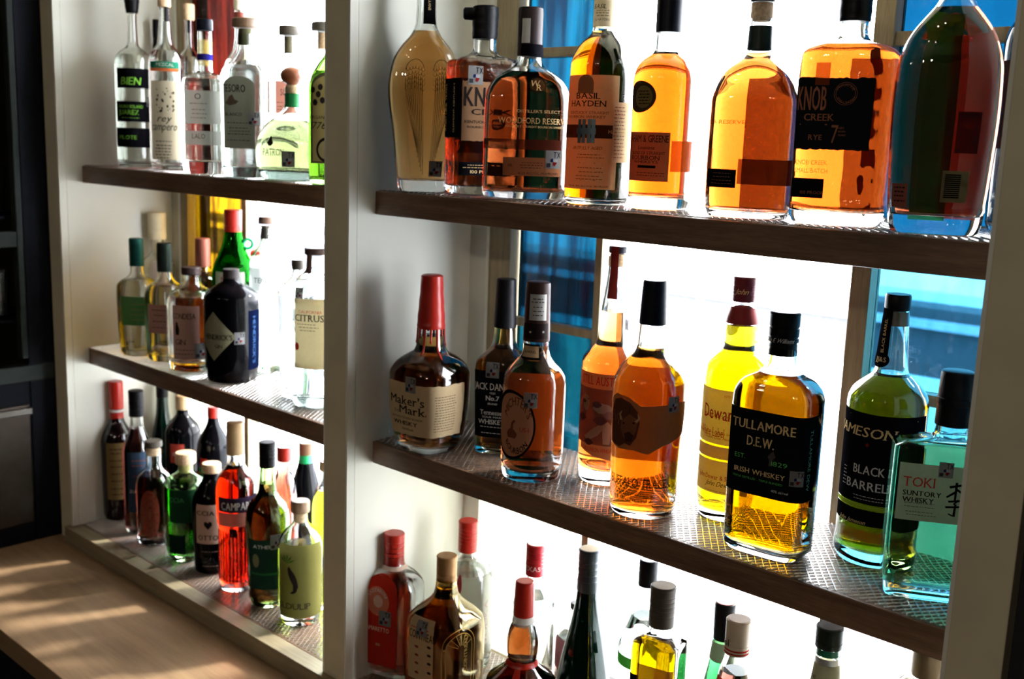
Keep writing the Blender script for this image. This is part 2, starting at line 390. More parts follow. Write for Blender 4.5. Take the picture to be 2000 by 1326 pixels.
        V[:, 1] = np.clip(V[:, 1], -z+0.0005, s.H-z)
        P = s.wrap(V, ph, z, off); par = getattr(s, 'last', s.root) if parent == 'last' else s.root
        return link(name, mesh(P, F), m, par)
    def lines(s, x0, x1, ys, m, h=1.2, jit=0.15, off=0.0006, dash=True):
        """rows of print too small to read: short dashes of uneven length, one mesh"""
        V, F = [], []; rg = random.Random(int(x0*7+ys[0])); ph, zc = s.loc((x0+x1)/2, ys[0]); _, _, wd, _ = s.rect(x0, x1, ys[0]-2, ys[0]+2)
        for y in ys:
            _, z = s.loc((x0+x1)/2, y); u = -wd/2+rg.uniform(0, jit)*wd; e = wd/2-rg.uniform(0, jit)*wd; hh = h*s.px/2
            while u < e:
                l = rg.uniform(2.5, 7)*s.px if dash else e-u; l = min(l, e-u); b = len(V)
                V += [(u, z-zc-hh), (u+l, z-zc-hh), (u+l, z-zc+hh), (u, z-zc+hh)]; F.append((b, b+1, b+2, b+3)); u += l+1.6*s.px
        if F: link('small_print', mesh(s.wrap(np.array(V), ph, zc, off), F), m, getattr(s, 'last', s.root))
    def back(s, x, y0, y1, wd, m, turn=0.0, name='back_label', lab=None, off=0.0004):
        """label on the far side of the glass, seen through the liquid; turn: degrees towards the right-hand rear"""
        _, zt = s.loc(x, y0); _, zb = s.loc(x, y1); a, b = wd/2000, (zt-zb)/2
        o = s.patch(name, [(-a, -b), (a, -b), (a, b), (-a, b)], R(s.cam_phi-s.rot+180-turn), (zt+zb)/2, m, off)
        if lab: o['label'] = lab
        return o
    def band(s, y0, y1, m, name='band', off=0.0004, lab=None):
        za, zb = s.zax(y1), s.zax(y0); zz = np.linspace(za, zb, 6); V, F = [], []
        rings = [(z, *(q+off for q in s.at(z)[:2]), s.at(z)[2]) for z in zz]; V, F = s.shell(rings, 44, cap=False)
        o = link(name, mesh(V, F, True), m, s.root); s.last = o
        if lab: o['label'] = lab
        return o
    def cap(s, kind, y0, y1, hw, m, name='cap', rings=0, top=None, lab=None, hw1=None, m2=None):
        """y1: lower row, y0: top row of the closure"""
        za, zb = s.zax(y1), s.zax(y0); k = s.px; r = hw*k; r1 = (hw1 or hw)*k; h = zb-za
        if kind == 'disc': pts = [(za, r*0.93), (za+h*0.12, r), (za+h*0.88, r), (zb, r*0.93)]
        elif kind == 'ball': pts = [(za+h*(0.5-0.5*math.cos(math.pi*i/14)), max(0.001, r*math.sin(math.pi*i/14))) for i in range(15)]
        elif kind == 'foil':
            pts = [(za, r1*0.99)]+[(za+h*i/14, (r1+(r-r1)*min(1, i/14/0.85))*(1+0.006*math.sin(i*2.3))) for i in range(1, 14)]+[(zb-0.001, r*0.97), (zb, r*0.88)]
        elif kind == 'wax':
            pts = [(za, r1*0.96), (za+h*0.06, r1)]+[(za+h*i/12, (r1+(r-r1)*min(1, i/12/0.8))*(1+0.018*math.sin(i*1.9+r*900))) for i in range(1, 12)]+[(zb-0.0015, r*0.97), (zb, r*0.8)]
        else:      # screw: knurled top, bead, skirt
            pts = [(za, r1*0.98), (za+h*0.02, r1), (za+h*0.26, r1), (za+h*0.27, r1*0.965), (za+h*0.30, r1*0.965), (za+h*0.31, r*1.0)]
            for i in range(rings): q = 0.40+0.45*i/max(1, rings); pts += [(za+h*q, r), (za+h*(q+0.012), r*0.955), (za+h*(q+0.035), r*0.955), (za+h*(q+0.047), r)]
            pts += [(za+h*0.93, r), (za+h*0.935, r*1.02), (zb-0.0012, r*1.02), (zb, r*0.95)]
        o = lathe(name, pts, m, s.root)
        if lab: o['label'] = lab
        if top is not None:
            t2 = lathe('cap_top', [(zb, r*0.86), (zb+0.0003, r*0.85)], top, o); t2['label'] = 'pale disc on the cap'
        s.lastcap = (za, zb, r); s.last = o; return o
    def cork(s, y0, y1, hw, m, name='cork'):
        za, zb = s.zax(y1), s.zax(y0); r = hw*s.px; return lathe(name, [(za, r*0.93), (za+0.001, r*0.97), (zb, r)], m, s.root)
    def captext(s, txt, x, y, h, m, rad=None, **kw):
        """lettering on the cap: same wrapping on a plain cylinder of the cap's radius"""
        za, zb, r = s.lastcap; zt, rt = s.zt, s.rt; s.zt = np.array([0, 1.0]); s.rt = np.array([[r, r, 2.0]]*2); Hh = s.H; s.H = 1
        s.text(txt, x, y, h, m, off=0.0007, **kw); s.zt, s.rt, s.H = zt, rt, Hh
    def stamp(s, x, y, sz=13, dim=0.32):
        """tax sticker: state letters, outline and a red-white-blue patch"""
        ph, z = s.loc(x, y); q = sz*s.px; d = lambda c: tuple(v*dim for v in c)
        sq = [(-q, -q*1.15), (q, -q*1.15), (q, q*1.15), (-q, q*1.15)]
        o = s.patch('tax_sticker', sq, ph, z, paper(d((0.62, 0.62, 0.6)), 0.25), 0.0008); s.last = o
        V, F, wd = set_string('TX', 0.02); V = (V*[q*0.95/wd, q*0.75])+[0.02*q, 0.22*q]
        link('lettering', mesh(s.wrap(V, ph, z, 0.0011), F), paper(d((0.03, 0.03, 0.05)), 0), o)
        for name, pts, c in (('blue_patch', [(-.35, -.3), (0, -.3), (0, .1), (-.1, .1), (-.1, .2), (-.35, 0)], (0.03, 0.05, 0.22)), ('red_patch', [(0, -.3), (.55, -.35), (.2, -.85), (-.05, -.65)], (0.5, 0.03, 0.03)),
                             ('white_patch', [(0, -.28), (.6, -.3), (.6, .05), (0, .1)], (0.85, 0.85, 0.85)), ('grey_patch', [(-.85, -.95), (-.35, -.95), (-.35, -.45), (-.85, -.45)], (0.1, 0.1, 0.12))):
            s.patch(name, [(a*q, b*q) for a, b in pts], ph, z, paper(d(c), 0.1), 0.00105, parent=o)

# ------------------------------------------------------------------ the setting
Z1, Z2, Z3 = 0.3578, -0.0230, -0.4090; TH = 0.0345; XL, XR, PW = -0.9365, 0.905, 0.050; REC = 0.049; DB = 0.25; ZT = 0.80
LIN = 0.0024       # height of the bar mats
paint = solid((0.70, 0.70, 0.62), 0.55, var=0.05, scale=5)
post_paint = solid((0.62, 0.56, 0.40), 0.6, var=0.08, scale=12)
wall_paint = solid((0.035, 0.032, 0.03), 0.8, var=0.06, scale=3)
dark = solid((0.016, 0.017, 0.022), 0.5, var=0.3, scale=20)
frame_wood = wood((0.22, 0.17, 0.09), (0.36, 0.29, 0.16), 0.5, 'z')
shelf_wood = wood((0.095, 0.050, 0.028), (0.20, 0.11, 0.062), 0.42, 'x')
counter_m = wood((0.30, 0.19, 0.105), (0.40, 0.26, 0.145), 0.38, 'x', 4)
ZC = Z3-0.034
struct('floor', -3.2, 3.0, -4.2, 0.5, -1.42, -1.36, solid((0.02, 0.018, 0.018), 0.6))
struct('ceiling', -3.2, 3.0, -4.2, 0.5, 1.5, 1.55, wall_paint)
struct('wall_left', -3.2, -3.1, -4.2, 0.5, -1.36, 1.5, wall_paint)
struct('wall_right', 2.9, 3.0, -4.2, 0.5, -1.36, 1.5, wall_paint)
struct('wall_front', -3.1, 2.9, -4.2, -4.1, -1.36, 1.5, wall_paint)
# back wall round the window opening
WY0, WY1 = 0.26, 0.36
V, F = box_vf(-3.1, XL-0.02, WY0+0.02, WY1, -1.36, 1.5); box_vf(XR+0.02, 2.9, WY0+0.02, WY1, -1.36, 1.5, V, F)
box_vf(XL-0.02, XR+0.02, WY0+0.02, WY1, -1.36, Z3-0.02, V, F); box_vf(XL-0.02, XR+0.02, WY0+0.02, WY1, ZT, 1.5, V, F)
tag(link('wall_back', mesh(V, F), wall_paint), kind='structure')
# posts and side panels of the shelf niche
struct('trim_1', XL-PW, XL, 0, DB+0.03, ZC, ZT+0.03, post_paint, bevel=0.001)
struct('trim_2', -PW, 0, 0, DB+0.03, ZC, ZT+0.03, post_paint, bevel=0.001)
struct('trim_3', XR, XR+PW, 0, DB+0.03, ZC, ZT+0.03, post_paint, bevel=0.001)
struct('trim_4', XL, XR, 0.0, DB+0.03, ZT, ZT+0.03, post_paint)
for x0, x1, nm in ((XL, XL+0.004, 1), (-PW-0.004, -PW, 2), (0, 0.004, 3), (XR-0.004, XR, 4)):
    tag(box('wall_panel', x0, x1, 0.016, DB, Z3, ZT, paint), kind='structure')
    tag(box('wall_lining', x0, x1, 0.0006, 0.0155, Z3, ZT, paint), kind='structure')
struct('trim_5', XL-0.01, -PW, -0.012, 0.020, ZC, Z3+0.0002, wood((0.22, 0.18, 0.11), (0.32, 0.26, 0.16), 0.5, 'x'), bevel=0.001)
struct('trim_6', -PW, XR+PW, -0.012, 0.020, ZC, Z3+0.0002, wood((0.22, 0.18, 0.11), (0.32, 0.26, 0.16), 0.5, 'x'), bevel=0.001)
struct('wall_right_bay', XR+PW, 2.0, 0.02, 0.1, ZC, ZT, solid((0.03, 0.03, 0.035), 0.7))

# window: one run of frame behind the niche, with coloured and clear panes
WG = 0.275
def window(idx, bx0, bx1, panes, muntins, stile):
    V, F = [], []
    fr = tag(box('window_%d' % idx, bx0, bx0+stile[0], DB+0.0005, DB+0.02, Z3, ZT, paint), kind='structure')
    def bar(nm, *a, m=frame_wood): return box(nm, *a, m, fr, bevel=0.0012)
    bar('window_frame', bx0+stile[0]+0.002, bx0+stile[1], DB+0.004, DB+0.035, Z2-0.03, ZT)
    bar('window_frame', bx1-0.012, bx1-0.0005, DB+0.004, DB+0.035, Z3, ZT)
    bar('window_sill', bx0+stile[0], bx1, DB+0.0005, DB+0.03, Z3-0.015, Z3)
    p = box('lower_panel', bx0+stile[0]+0.001, bx0+stile[2], DB+0.006, DB+0.02, Z3, Z2-0.031, paper((0.80, 0.80, 0.74), 0.6), fr); p['label'] = 'thin white panel glowing with daylight'
    if idx == 2:
        for z_, y_ in ((Z3+0.25, 0), (Z3+0.13, 0)):
            s_ = lathe('nail_head', [(0, 0.0016), (0.0006, 0.0014)], solid((0.3, 0.2, 0.08), 0.4, 0.6), fr, 10); s_.rotation_euler = (R(90), 0, 0); s_.location = (bx0+stile[0]+0.045, DB+0.006, z_)
    for x0, x1 in muntins[0]: bar('mullion', x0, x1, DB+0.006, DB+0.034, Z3, ZT)
    for x0, x1, z0, z1 in muntins[1]: bar('glazing_bar', x0, x1, DB+0.010, DB+0.030, z0, z1)
    for x0, x1, z0, z1, m, lb in panes:
        o = box('pane', x0, x1, WG, WG+0.003, z0, z1, m, fr); o['label'] = lb
    return fr
clear = pane_mat((0.93, 0.95, 0.98), (0.99, 0.99, 1.0), 6, (1, 1, 1), 0.03, 0.1)
blue_d = pane_mat((0.0001, 0.003, 0.006), (0.0006, 0.014, 0.020), 9, (3.5, 1, 0.8), 0.05)
blue_s = pane_mat((0.0001, 0.0025, 0.006), (0.0005, 0.016, 0.030), 10, (6, 1, 0.35), 0.05)
blue_l = pane_mat((0.016, 0.085, 0.14), (0.022, 0.10, 0.17), 14, (2, 1, 1), 0.04)
blue_dim_view = pane_mat((0.0002, 0.008, 0.020), (0.0003, 0.010, 0.024), 10, (2, 1, 1), 0.04)  # upper panes: the darker view outside is put into a deeper tint
red_p = pane_mat((0.004, 0.0005, 0.0004), (0.025, 0.002, 0.001), 16, (5, 1, 0.3), 0.05)  # red above amber: differing light behind one streaky pane, put into the tint
amb_p = pane_mat((0.016, 0.005, 0.0004), (0.17, 0.10, 0.0010), 18, (5, 1, 0.3), 0.05)
window(1, XL, -PW, [(-0.876, -0.668, Z2-0.03, 0.333, amb_p, 'streaky amber glass pane'), (-0.876, -0.668, 0.348, ZT, red_p, 'streaky pane tinted dark red for the light behind'),
    (-0.652, -PW-0.012, Z3, ZT, clear, 'bright clear pane')],
    ([(-0.668, -0.652)], [(-0.876, -0.668, 0.333, 0.348)]), (0.030, 0.060, 0.150))
window(2, 0, XR, [(0.090, 0.257, Z2-0.03, 0.150, blue_d, 'wavy blue glass pane'), (0.090, 0.257, 0.163, 0.562, blue_s, 'streaky blue glass pane'), (0.090, 0.257, 0.576, ZT, blue_s, 'upper streaky blue glass pane'),
    (0.270, 0.655, Z3, ZT, clear, 'wide bright clear pane'), (0.680, XR-0.012, Z3, Z2-0.034, clear, 'bright clear lower pane'), (0.680, XR-0.012, Z2-0.0335, 0.146, blue_l, 'light blue glass pane'), (0.680, XR-0.012, 0.160, 0.345, blue_l, 'light blue glass pane'),
    (0.680, XR-0.012, 0.36, 0.560, blue_dim_view, 'deep blue glass pane'), (0.680, XR-0.012, 0.576, ZT, blue_dim_view, 'deep blue glass pane')],
    ([(0.257, 0.270), (0.655, 0.680)], [(0.090, 0.257, 0.150, 0.163), (0.090, 0.257, 0.562, 0.576), (0.680, XR-0.012, 0.146, 0.160), (0.680, XR-0.012, 0.345, 0.36), (0.680, XR-0.012, 0.560, 0.576)]), (0.040, 0.088, 0.235))

# out of doors: paved yard and a low pale wall with a rail, seen soft through the glass
struct('ground', -16, 12, 0.4, 14, -1.46, -1.40, solid((0.55, 0.55, 0.55), 0.9))
zt_, zb_ = on_y(1800, 600, 5.5)[2], on_y(1800, 735, 5.5)[2]; zm = zb_+(zt_-zb_)*0.72
struct('wall_outdoor', -14, 6, 5.5, 5.8, zb_, zt_, solid((0.09, 0.09, 0.1), 0.8))
struct('trim_7', -14, 6, 5.44, 5.5, zm, zm+0.05, solid((0.55, 0.55, 0.6), 0.8))

# ------------------------------------------------------------------ shelves, base board, counter
def board(label, x0, x1, y0, y1, z1, th, m, name='shelf_board', cat='shelf', grp=None):
    o = box(name, x0, x1, y0, y1, z1-th, z1, m, bevel=0.0015); return tag(o, label, cat, grp)
GS = None
board('dark wooden shelf of the right bay holding the tall whiskey row', 0.0045, XR-0.0045, REC, DB, Z1, TH, shelf_wood)
board('dark wooden shelf of the right bay holding the red-waxed bottle and the whiskey row', 0.0045, XR-0.0045, REC, DB, Z2, TH, shelf_wood)
board('brown wooden shelf of the left bay holding clear tequila bottles', XL+0.0045, -PW-0.0045, REC, DB, Z1, TH, shelf_wood)
board('brown wooden shelf of the left bay holding gin bottles', XL+0.0045, -PW-0.0045, REC, DB, Z2, TH, shelf_wood)
base_wood = wood((0.15, 0.09, 0.055), (0.24, 0.15, 0.09), 0.4, 'x')
board('lowest board of the left bay under the red and green liqueurs', XL+0.0045, -PW-0.0045, 0.0205, DB, Z3, 0.03, base_wood)
board('lowest board of the right bay under the liqueur bottles', 0.0045, XR-0.0045, 0.0205, DB, Z3, 0.03, base_wood)
ct = board('long light wooden countertop below the shelf niche, streaked with light', -2.2, 2.0, -0.281, 0.02, ZC, 0.04, counter_m, 'countertop', 'counter')
board('dark back bar cabinet under the wooden countertop', -2.1, 1.9, -0.20, 0.25, ZC-0.041, 0.8, dark, 'back_bar_cabinet', 'cabinet')

# clear plastic bar mats: a lattice of round strands
mat_plastic = mat('mat_plastic', lambda nt, out: (lambda g, d, m: (d.inputs[0].__setattr__('default_value', (0.85, 0.84, 0.8, 1)), g.inputs['Roughness'].__setattr__('default_value', 0.22), g.inputs[0].__setattr__('default_value', (0.95, 0.95, 0.95, 1)),
    m.inputs[0].__setattr__('default_value', 0.55), nt.links.new(g.outputs[0], m.inputs[1]), nt.links.new(d.outputs[0], m.inputs[2]), nt.links.new(m.outputs[0], out.inputs[0])))(nt.nodes.new('ShaderNodeBsdfGlossy'), nt.nodes.new('ShaderNodeBsdfTransparent'), nt.nodes.new('ShaderNodeMixShader')))
def bar_mat(label, x0, x1, y0, y1, z):
    V, F = [], []; sp = 0.0078; ang = R(36); wd = 0.0009
    for sgn in (1, -1):
        dx, dy = math.sin(ang)*sgn, math.cos(ang); k = (y1-y0)/dy; shift = dx*k; u0 = min(x0, x0-shift)-0.01; u1 = max(x1, x1-shift)+0.01; st = sp/math.cos(ang); u = u0
        while u < u1:
            a0, a1 = 0.0, 1.0
            if shift > 0: a0 = max(a0, (x0-u)/shift); a1 = min(a1, (x1-u)/shift)
            else: a0 = max(a0, (x1-u)/shift); a1 = min(a1, (x0-u)/shift)
            if a1 > a0+0.01:
                b = len(V); zb = 0.0002 if sgn > 0 else 0.0008
                for a in (a0, a1):
                    px_, py_ = u+shift*a, y0+(y1-y0)*a; nx, ny = dy, -dx
                    V += [(px_-nx*wd, py_-ny*wd, z+zb), (px_-nx*wd*0.5, py_-ny*wd*0.5, z+zb+0.0014), (px_+nx*wd*0.5, py_+ny*wd*0.5, z+zb+0.0014), (px_+nx*wd, py_+ny*wd, z+zb)]
                F += [(b, b+1, b+5, b+4), (b+1, b+2, b+6, b+5), (b+2, b+3, b+7, b+6), (b, b+3, b+2, b+1), (b+4, b+5, b+6, b+7)]
            u += st
    return tag(link('bar_mat', mesh(V, F), mat_plastic), label, 'bar mat')
for lb, x0, x1, z in (('clear lattice mat on the upper shelf of the right bay', 0.006, XR-0.006, Z1), ('clear lattice mat on the middle shelf of the right bay', 0.006, XR-0.006, Z2),
    ('clear lattice mat on the upper shelf of the left bay', XL+0.006, -PW-0.006, Z1), ('clear lattice mat on the gin shelf of the left bay', XL+0.006, -PW-0.006, Z2)):
    bar_mat(lb, x0, x1, REC+0.003, DB-0.004, z)
bar_mat('clear lattice mat on the lowest board of the left bay', XL+0.006, -PW-0.006, 0.024, DB-0.004, Z3)
bar_mat('clear lattice mat on the lowest board of the right bay', 0.006, XR-0.006, 0.024, DB-0.004, Z3)

# dark tall cabinet standing on the left end of the counter
cab = bpy.data.objects.new('tall_cabinet', None); col.objects.link(cab); cab.location = (-1.3, -0.3, ZC)
tag(cab, 'dark tall bar cabinet with glass shelves at the left edge', 'cabinet')
def cb(nm, x0, x1, y0, y1, z0, z1, m): return box(nm, x0+1.3, x1+1.3, y0+0.3, y1+0.3, z0-ZC, z1-ZC, m, cab, bevel=0.002)
navy = solid((0.005, 0.006, 0.010), 0.75, var=0.3, scale=9); green_grey = solid((0.02, 0.026, 0.024), 0.6)
CX = -0.990
cb('side_panel', CX-0.02, CX, -0.052, 0.0, ZC+0.0005, ZT, navy)
cb('door_frame', CX-0.022, CX+0.002, -0.066, -0.053, Z2-0.02, ZT, green_grey)
cb('back_panel', CX-0.40, CX-0.385, -0.26, 0.0, ZC+0.0005, ZT, navy)
cb('top_rail', CX-0.022, CX+0.002, -0.26, -0.0665, 0.190, 0.222, green_grey)
cb('middle_rail', CX-0.022, CX+0.003, -0.26, -0.0005, -0.092, -0.058, green_grey)
cb('glass_shelf', CX-0.38, CX-0.024, -0.26, -0.001, 0.03, 0.036, navy); cb('glass_shelf', CX-0.38, CX-0.024, -0.26, -0.001, 0.245, 0.251, navy)
cb('front_stile', CX-0.4, CX, -0.27, -0.261, ZC+0.0005, ZT, navy)
d_ = cb('steel_drawer', CX-0.02, CX+0.006, -0.25, -0.058, -0.40, -0.140, solid((0.045, 0.036, 0.03), 0.4, 0.85)); d_['label'] = 'brushed steel drawer front'
cb('drawer_handle', CX+0.006, CX+0.016, -0.24, -0.056, -0.160, -0.146, solid((0.12, 0.11, 0.1), 0.3, 0.9))
cb('lower_panel', CX-0.02, CX, -0.26, -0.053, ZC+0.0005, -0.093, navy)
def small_lathe(name, label, cat, grp, pts, m, x, y, z):
    V, F = lathe_vf(pts, 28); o = link(name, mesh(V, F, True, 40), m); o.location = (x, y, z); return tag(o, label, cat, grp)
gl_prof = [(0, 0.022), (0.004, 0.024), (0.10, 0.031), (0.1005, 0.0295), (0.008, 0.022)]
for y_, z_, lb in ((-0.085, 0.0365, 'clear drinking glass on the lower glass shelf of the dark cabinet, nearer the niche'), (-0.15, 0.0365, 'clear drinking glass on the lower glass shelf of the dark cabinet, farther out'),
    (-0.085, 0.2515, 'clear drinking glass on the upper glass shelf of the dark cabinet, nearest the niche'), (-0.15, 0.2515, 'clear drinking glass on the upper glass shelf of the dark cabinet, farther out')):
    small_lathe('drinking_glass', lb, 'glass', 'glasses in the dark cabinet', gl_prof, glass(), CX-0.07, y_, z_)

# ------------------------------------------------------------------ inks, papers, liquids
K = paper((0.006, 0.005, 0.006), 0); BLK = paper((0.006, 0.006, 0.008), 0.03); CREAM = paper((0.70, 0.60, 0.42), 0.42); WHT = paper((0.78, 0.76, 0.70), 0.4)
GOLD = paper((0.72, 0.52, 0.25), 0.1); LGREY = paper((0.62, 0.63, 0.62), 0.1); INK = paper((0.02, 0.015, 0.014), 0.1); REDI = paper((0.42, 0.03, 0.02), 0.1); BRN = paper((0.16, 0.05, 0.025), 0.2)
RED = solid((0.36, 0.016, 0.008), 0.32, var=0.06); BLACKC = solid((0.0035, 0.0035, 0.0045), 0.42, bmp=0.3, scale=200); NAVYC = solid((0.003, 0.005, 0.012), 0.42)
CORK = solid((0.62, 0.44, 0.27), 0.8, var=0.25, scale=300, bmp=0.4); WOODC = wood((0.10, 0.055, 0.03), (0.22, 0.13, 0.07), 0.5, 'z', 30); TAN = solid((0.42, 0.29, 0.15), 0.4)
GREYC = solid((0.07, 0.062, 0.05), 0.4); SILV = solid((0.6, 0.6, 0.58), 0.3, 0.6)
AMB = (0.40, 0.022, 0.0015); AMBL = (0.50, 0.045, 1e-4); CLR = (0.97, 0.985, 0.97)
B = Bottle
G_R1, G_R2, G_R3 = 'whiskey bottles on the upper right shelf', 'whiskey bottles on the middle right shelf', 'liqueur bottles on the lowest right board'
G_L1, G_L2, G_L3 = 'tequila bottles on the upper left shelf', 'gin bottles on the middle left shelf', 'liqueur bottles on the lowest left board'
S1, S2, S3 = Z1+LIN, Z2+LIN, Z3+LIN

# ================= right bay, upper shelf
b = B('whiskey_bottle', 'flat teardrop bottle of light amber whiskey etched with a pair of wings', S1, 826, [(None, 48), (358, 50), (271, 60), (174, 72), (125, 65), (92, 48), (66, 28), (45, 20.5), (0, 19), (-60, 18)], Y=0.088, ratio=.45, n=2.4, face=6, liq=(0.32, 0.055, 0.003), fill=62, tb=0.016, group=G_R1)
b.label(828, 850, -40, 47, BLK, name='neck_strip')
b.text('ENVY', 839, 10, 5, GOLD, rot=90)
def wing(b, cx, sgn, m):
    """engraved feathers: thin ribbons following the glass"""
    V, F = [], []; px = b.px; ph, zc = b.loc(cx, 230)
    def rib(P, w_=0.7):
        for i in range(len(P)-1):
            (x0, y0), (x1, y1) = P[i], P[i+1]; l = math.hypot(x1-x0, y1-y0) or 1; nx, ny = -(y1-y0)/l*w_*.5, (x1-x0)/l*w_*.5; k = len(V)
            V.extend([(x0+nx, y0+ny), (x1+nx, y1+ny), (x1-nx, y1-ny), (x0-nx, y0-ny)]); F.append((k, k+1, k+2, k+3))
    for i in range(9):       # long primaries hanging from the shoulder
        t = i/8; xt = sgn*(5+29*t); xb = sgn*(2+20*t**.8); top = 58+22*math.sin(math.pi*(.25+.6*t)); bot = -104+74*t**1.2
        for o_ in (-1.4, 1.4): rib([(xt+(xb-xt)*(j/14)**1.5+sgn*o_*math.sin(math.pi*j/14)*.9, top+(bot-top)*j/14) for j in range(15)], .9)
        rib([(xb-1.4, bot), (xb, bot-3), (xb+1.4, bot)], .9)
    for r_ in range(5):      # coverts: rows of scallops
        for i in range(6):
            cx_ = sgn*(4+i*5.6); cy_ = 96-r_*9-abs(i-2.5)*2.2; rib([(cx_+3.2*math.cos(a), cy_+5*math.sin(a)) for a in [math.pi+math.pi*j/6 for j in range(7)]], .8)
    rib([(sgn*(19-17*math.cos(a)), 88+20*math.sin(a)) for a in [math.pi*j/14 for j in range(15)]], 1.1)
    V = np.array(V)*px; return link('etched_wing', mesh(b.wrap(V, ph, zc, 0.0004), F), m, b.root)
wing(b, 829, -1, film((0.03, 0.02, 0.01), 0.75)); wing(b, 843, 1, film((0.03, 0.02, 0.01), 0.75)); b.stamp(850, 330)

b = B('whiskey_bottle', 'square-shouldered dark bourbon bottle with black wax stub and cream label lettered KNOB', S1, 938, [(None, 68), (360, 71), (140, 73), (124, 71), (116, 60), (110, 36), (104, 26), (96, 23), (60, 23)], Y=0.125, ratio=.55, n=6, face=24, liq=(0.34, 0.030, 0.004), fill=118, tb=0.012, group=G_R1, gmat=glass((0.985, 0.99, 0.98), bmp=0.25, scale=45))
c = b.cap('wax', 12, 77, 25, BLACKC, name='wax_cap', hw1=24, lab='black wax dipped stopper')
za, zb, r = b.lastcap; tb_ = lathe('wax_tab', [(0, 0.006), (0.002, 0.009), (0.016, 0.0085), (0.018, 0.006)], BLACKC, b.root, 20)
dl = R(b.cam_phi-b.rot-90); tb_.location = (math.sin(dl)*r*0.7, -math.cos(dl)*r*0.7, zb-0.011); tb_.rotation_euler = (R(90), 0, dl)
b.label(863, 900, 153, 268, BLK, name='side_label'); b.text('AGED NINE YEARS', 872, 210, 6.5, GOLD, rot=90, w=88); b.text('CLERMONT, KENTUCKY', 887, 210, 6, GOLD, rot=90, w=92)
l1 = b.label(902, 1003, 160, 276, paper((0.34, 0.19, 0.10), 0.45), 'torn', name='front_label'); b.text('KNOB', 948, 190, 36, INK, w=84, bold=0.03); b.text('CREEK', 962, 220, 11, INK, w=84, bold=0.03, asp=1.3); b.text('KENTUCKY STRAIGHT', 950, 239, 5, INK, w=86); b.text('9', 1013-25, 246, 22, INK, serif=True); b.text('BOURBON WHISKEY', 950, 249, 4, INK, w=76)
b.label(896, 1000, 317, 343, BLK, name='lower_label'); b.text('100 PROOF', 945, 336, 6, GOLD, w=54); b.lines(900, 990, [323, 328], GOLD, 1)
b.back(935, 150, 300, 70, paper((.35, .25, .18), .35), 0); b.stamp(929, 147, 15)

b = B('whiskey_bottle', 'broad flask-shaped bourbon bottle with round glass seal and gold WOODFORD RESERVE print', S1, 1024, [(None, 80), (372, 83), (330, 84), (200, 84), (181, 81), (160, 71), (146, 55), (136, 40), (128, 29), (118, 25), (60, 22)], Y=0.105, ratio=.46, n=3.0, face=8, liq=AMB, fill=142, tb=0.010, group=G_R1)
b.cap('foil', 15, 110, 24, solid((0.028, 0.02, 0.02), 0.4), name='neck_capsule', hw1=24); b.label(1022, 1036, 36, 84, LGREY, name='neck_label', off=0.0022); b.label(1020, 1060, 86, 110, BLK, name='neck_band', off=0.002)
b.label(1032, 1067, 150, 182, film((0.03, 0.015, 0.01), 0.75), 'ell', name='glass_seal', off=0.0006); b.label(1035, 1064, 153, 179, film((0.25, 0.10, 0.03), 0.5), 'ell', name='seal_ring', off=0.0009, parent=b.last); b.text('W', 1045, 163, 11, GOLD, bold=.02, serif=True, shear=.2, off=0.0012); b.text('R', 1053, 171, 11, GOLD, bold=.02, serif=True, shear=.2, off=0.0012)
b.last = b.root; b.text("DISTILLER'S SELECT", 1052, 218, 5.5, GOLD, w=84); b.text('WOODFORD RESERVE', 1040, 236, 11, GOLD, w=134, bold=.012, serif=True); b.text('KENTUCKY STRAIGHT BOURBON WHISKEY', 1045, 248, 4, GOLD, w=116)
b.label(982, 1095, 308, 344, paper((0.40, 0.17, 0.08), 0.45), name='front_label'); b.text('1.0L', 996, 322, 5, INK); b.text('45.2% ALC/VOL (90.4 PROOF)', 1050, 339, 4.2, INK, w=78); b.lines(1012, 1060, [318, 323, 328], INK, 1)
b.stamp(1080, 312, 15); b.label(945, 1096, 272, 292, film((0.10, 0.02, 0.012), 0.8), name='red_band')

b = B('whiskey_bottle', 'round-shouldered bottle with cream BASIL HAYDEN label and dark belt', S1, 1163, [(None, 60), (385, 62), (130, 61), (112, 57), (92, 48), (76, 34), (66, 24), (56, 21.5), (0, 21), (-60, 21)], Y=0.115, liq=AMBL, fill=62, group=G_R1)
b.band(-58, 54, CREAM, name='neck_label'); b.text('BASIL', 1172, 12, 8, INK, shear=.3); b.text('IL HAYDEN', 1176, 38, 4, INK); b.lines(1164, 1190, [20, 25, 30], INK, 1)
b.label(1104, 1206, 146, 370, paper((0.72, 0.50, 0.27), 0.5), name='front_label'); b.text('BASIL', 1150, 187, 11, INK, w=46, serif=True, bold=.01); b.text('HAYDEN', 1151, 202, 11, INK, w=66, serif=True, bold=.01)
b.text('KENTUCKY STRAIGHT', 1153, 220, 5, BRN, w=74, serif=True); b.text('BOURBON WHISKEY', 1148, 228, 5, BRN, w=70, serif=True); b.text('ARTFULLY AGED', 1148, 289, 6, BRN, w=56, shear=.25); b.lines(1124, 1180, [302, 308, 328, 336, 344, 350], BRN, 1.2); b.lines(1130, 1165, [318, 352], INK, 1, dash=False); b.text('750 ML 40% ALC/VOL (80 PROOF)', 1150, 364, 3.6, INK, w=76)
l_ = b.patch('arch_mark', [(-.011, -.012), (.011, -.012)]+[(.011*math.cos(math.pi*i/12), .006*0+.011*math.sin(math.pi*i/12)) for i in range(13)], *b.loc(1144, 163), paper((0.30, 0.12, 0.05), .2), 0.0006, parent=b.last)
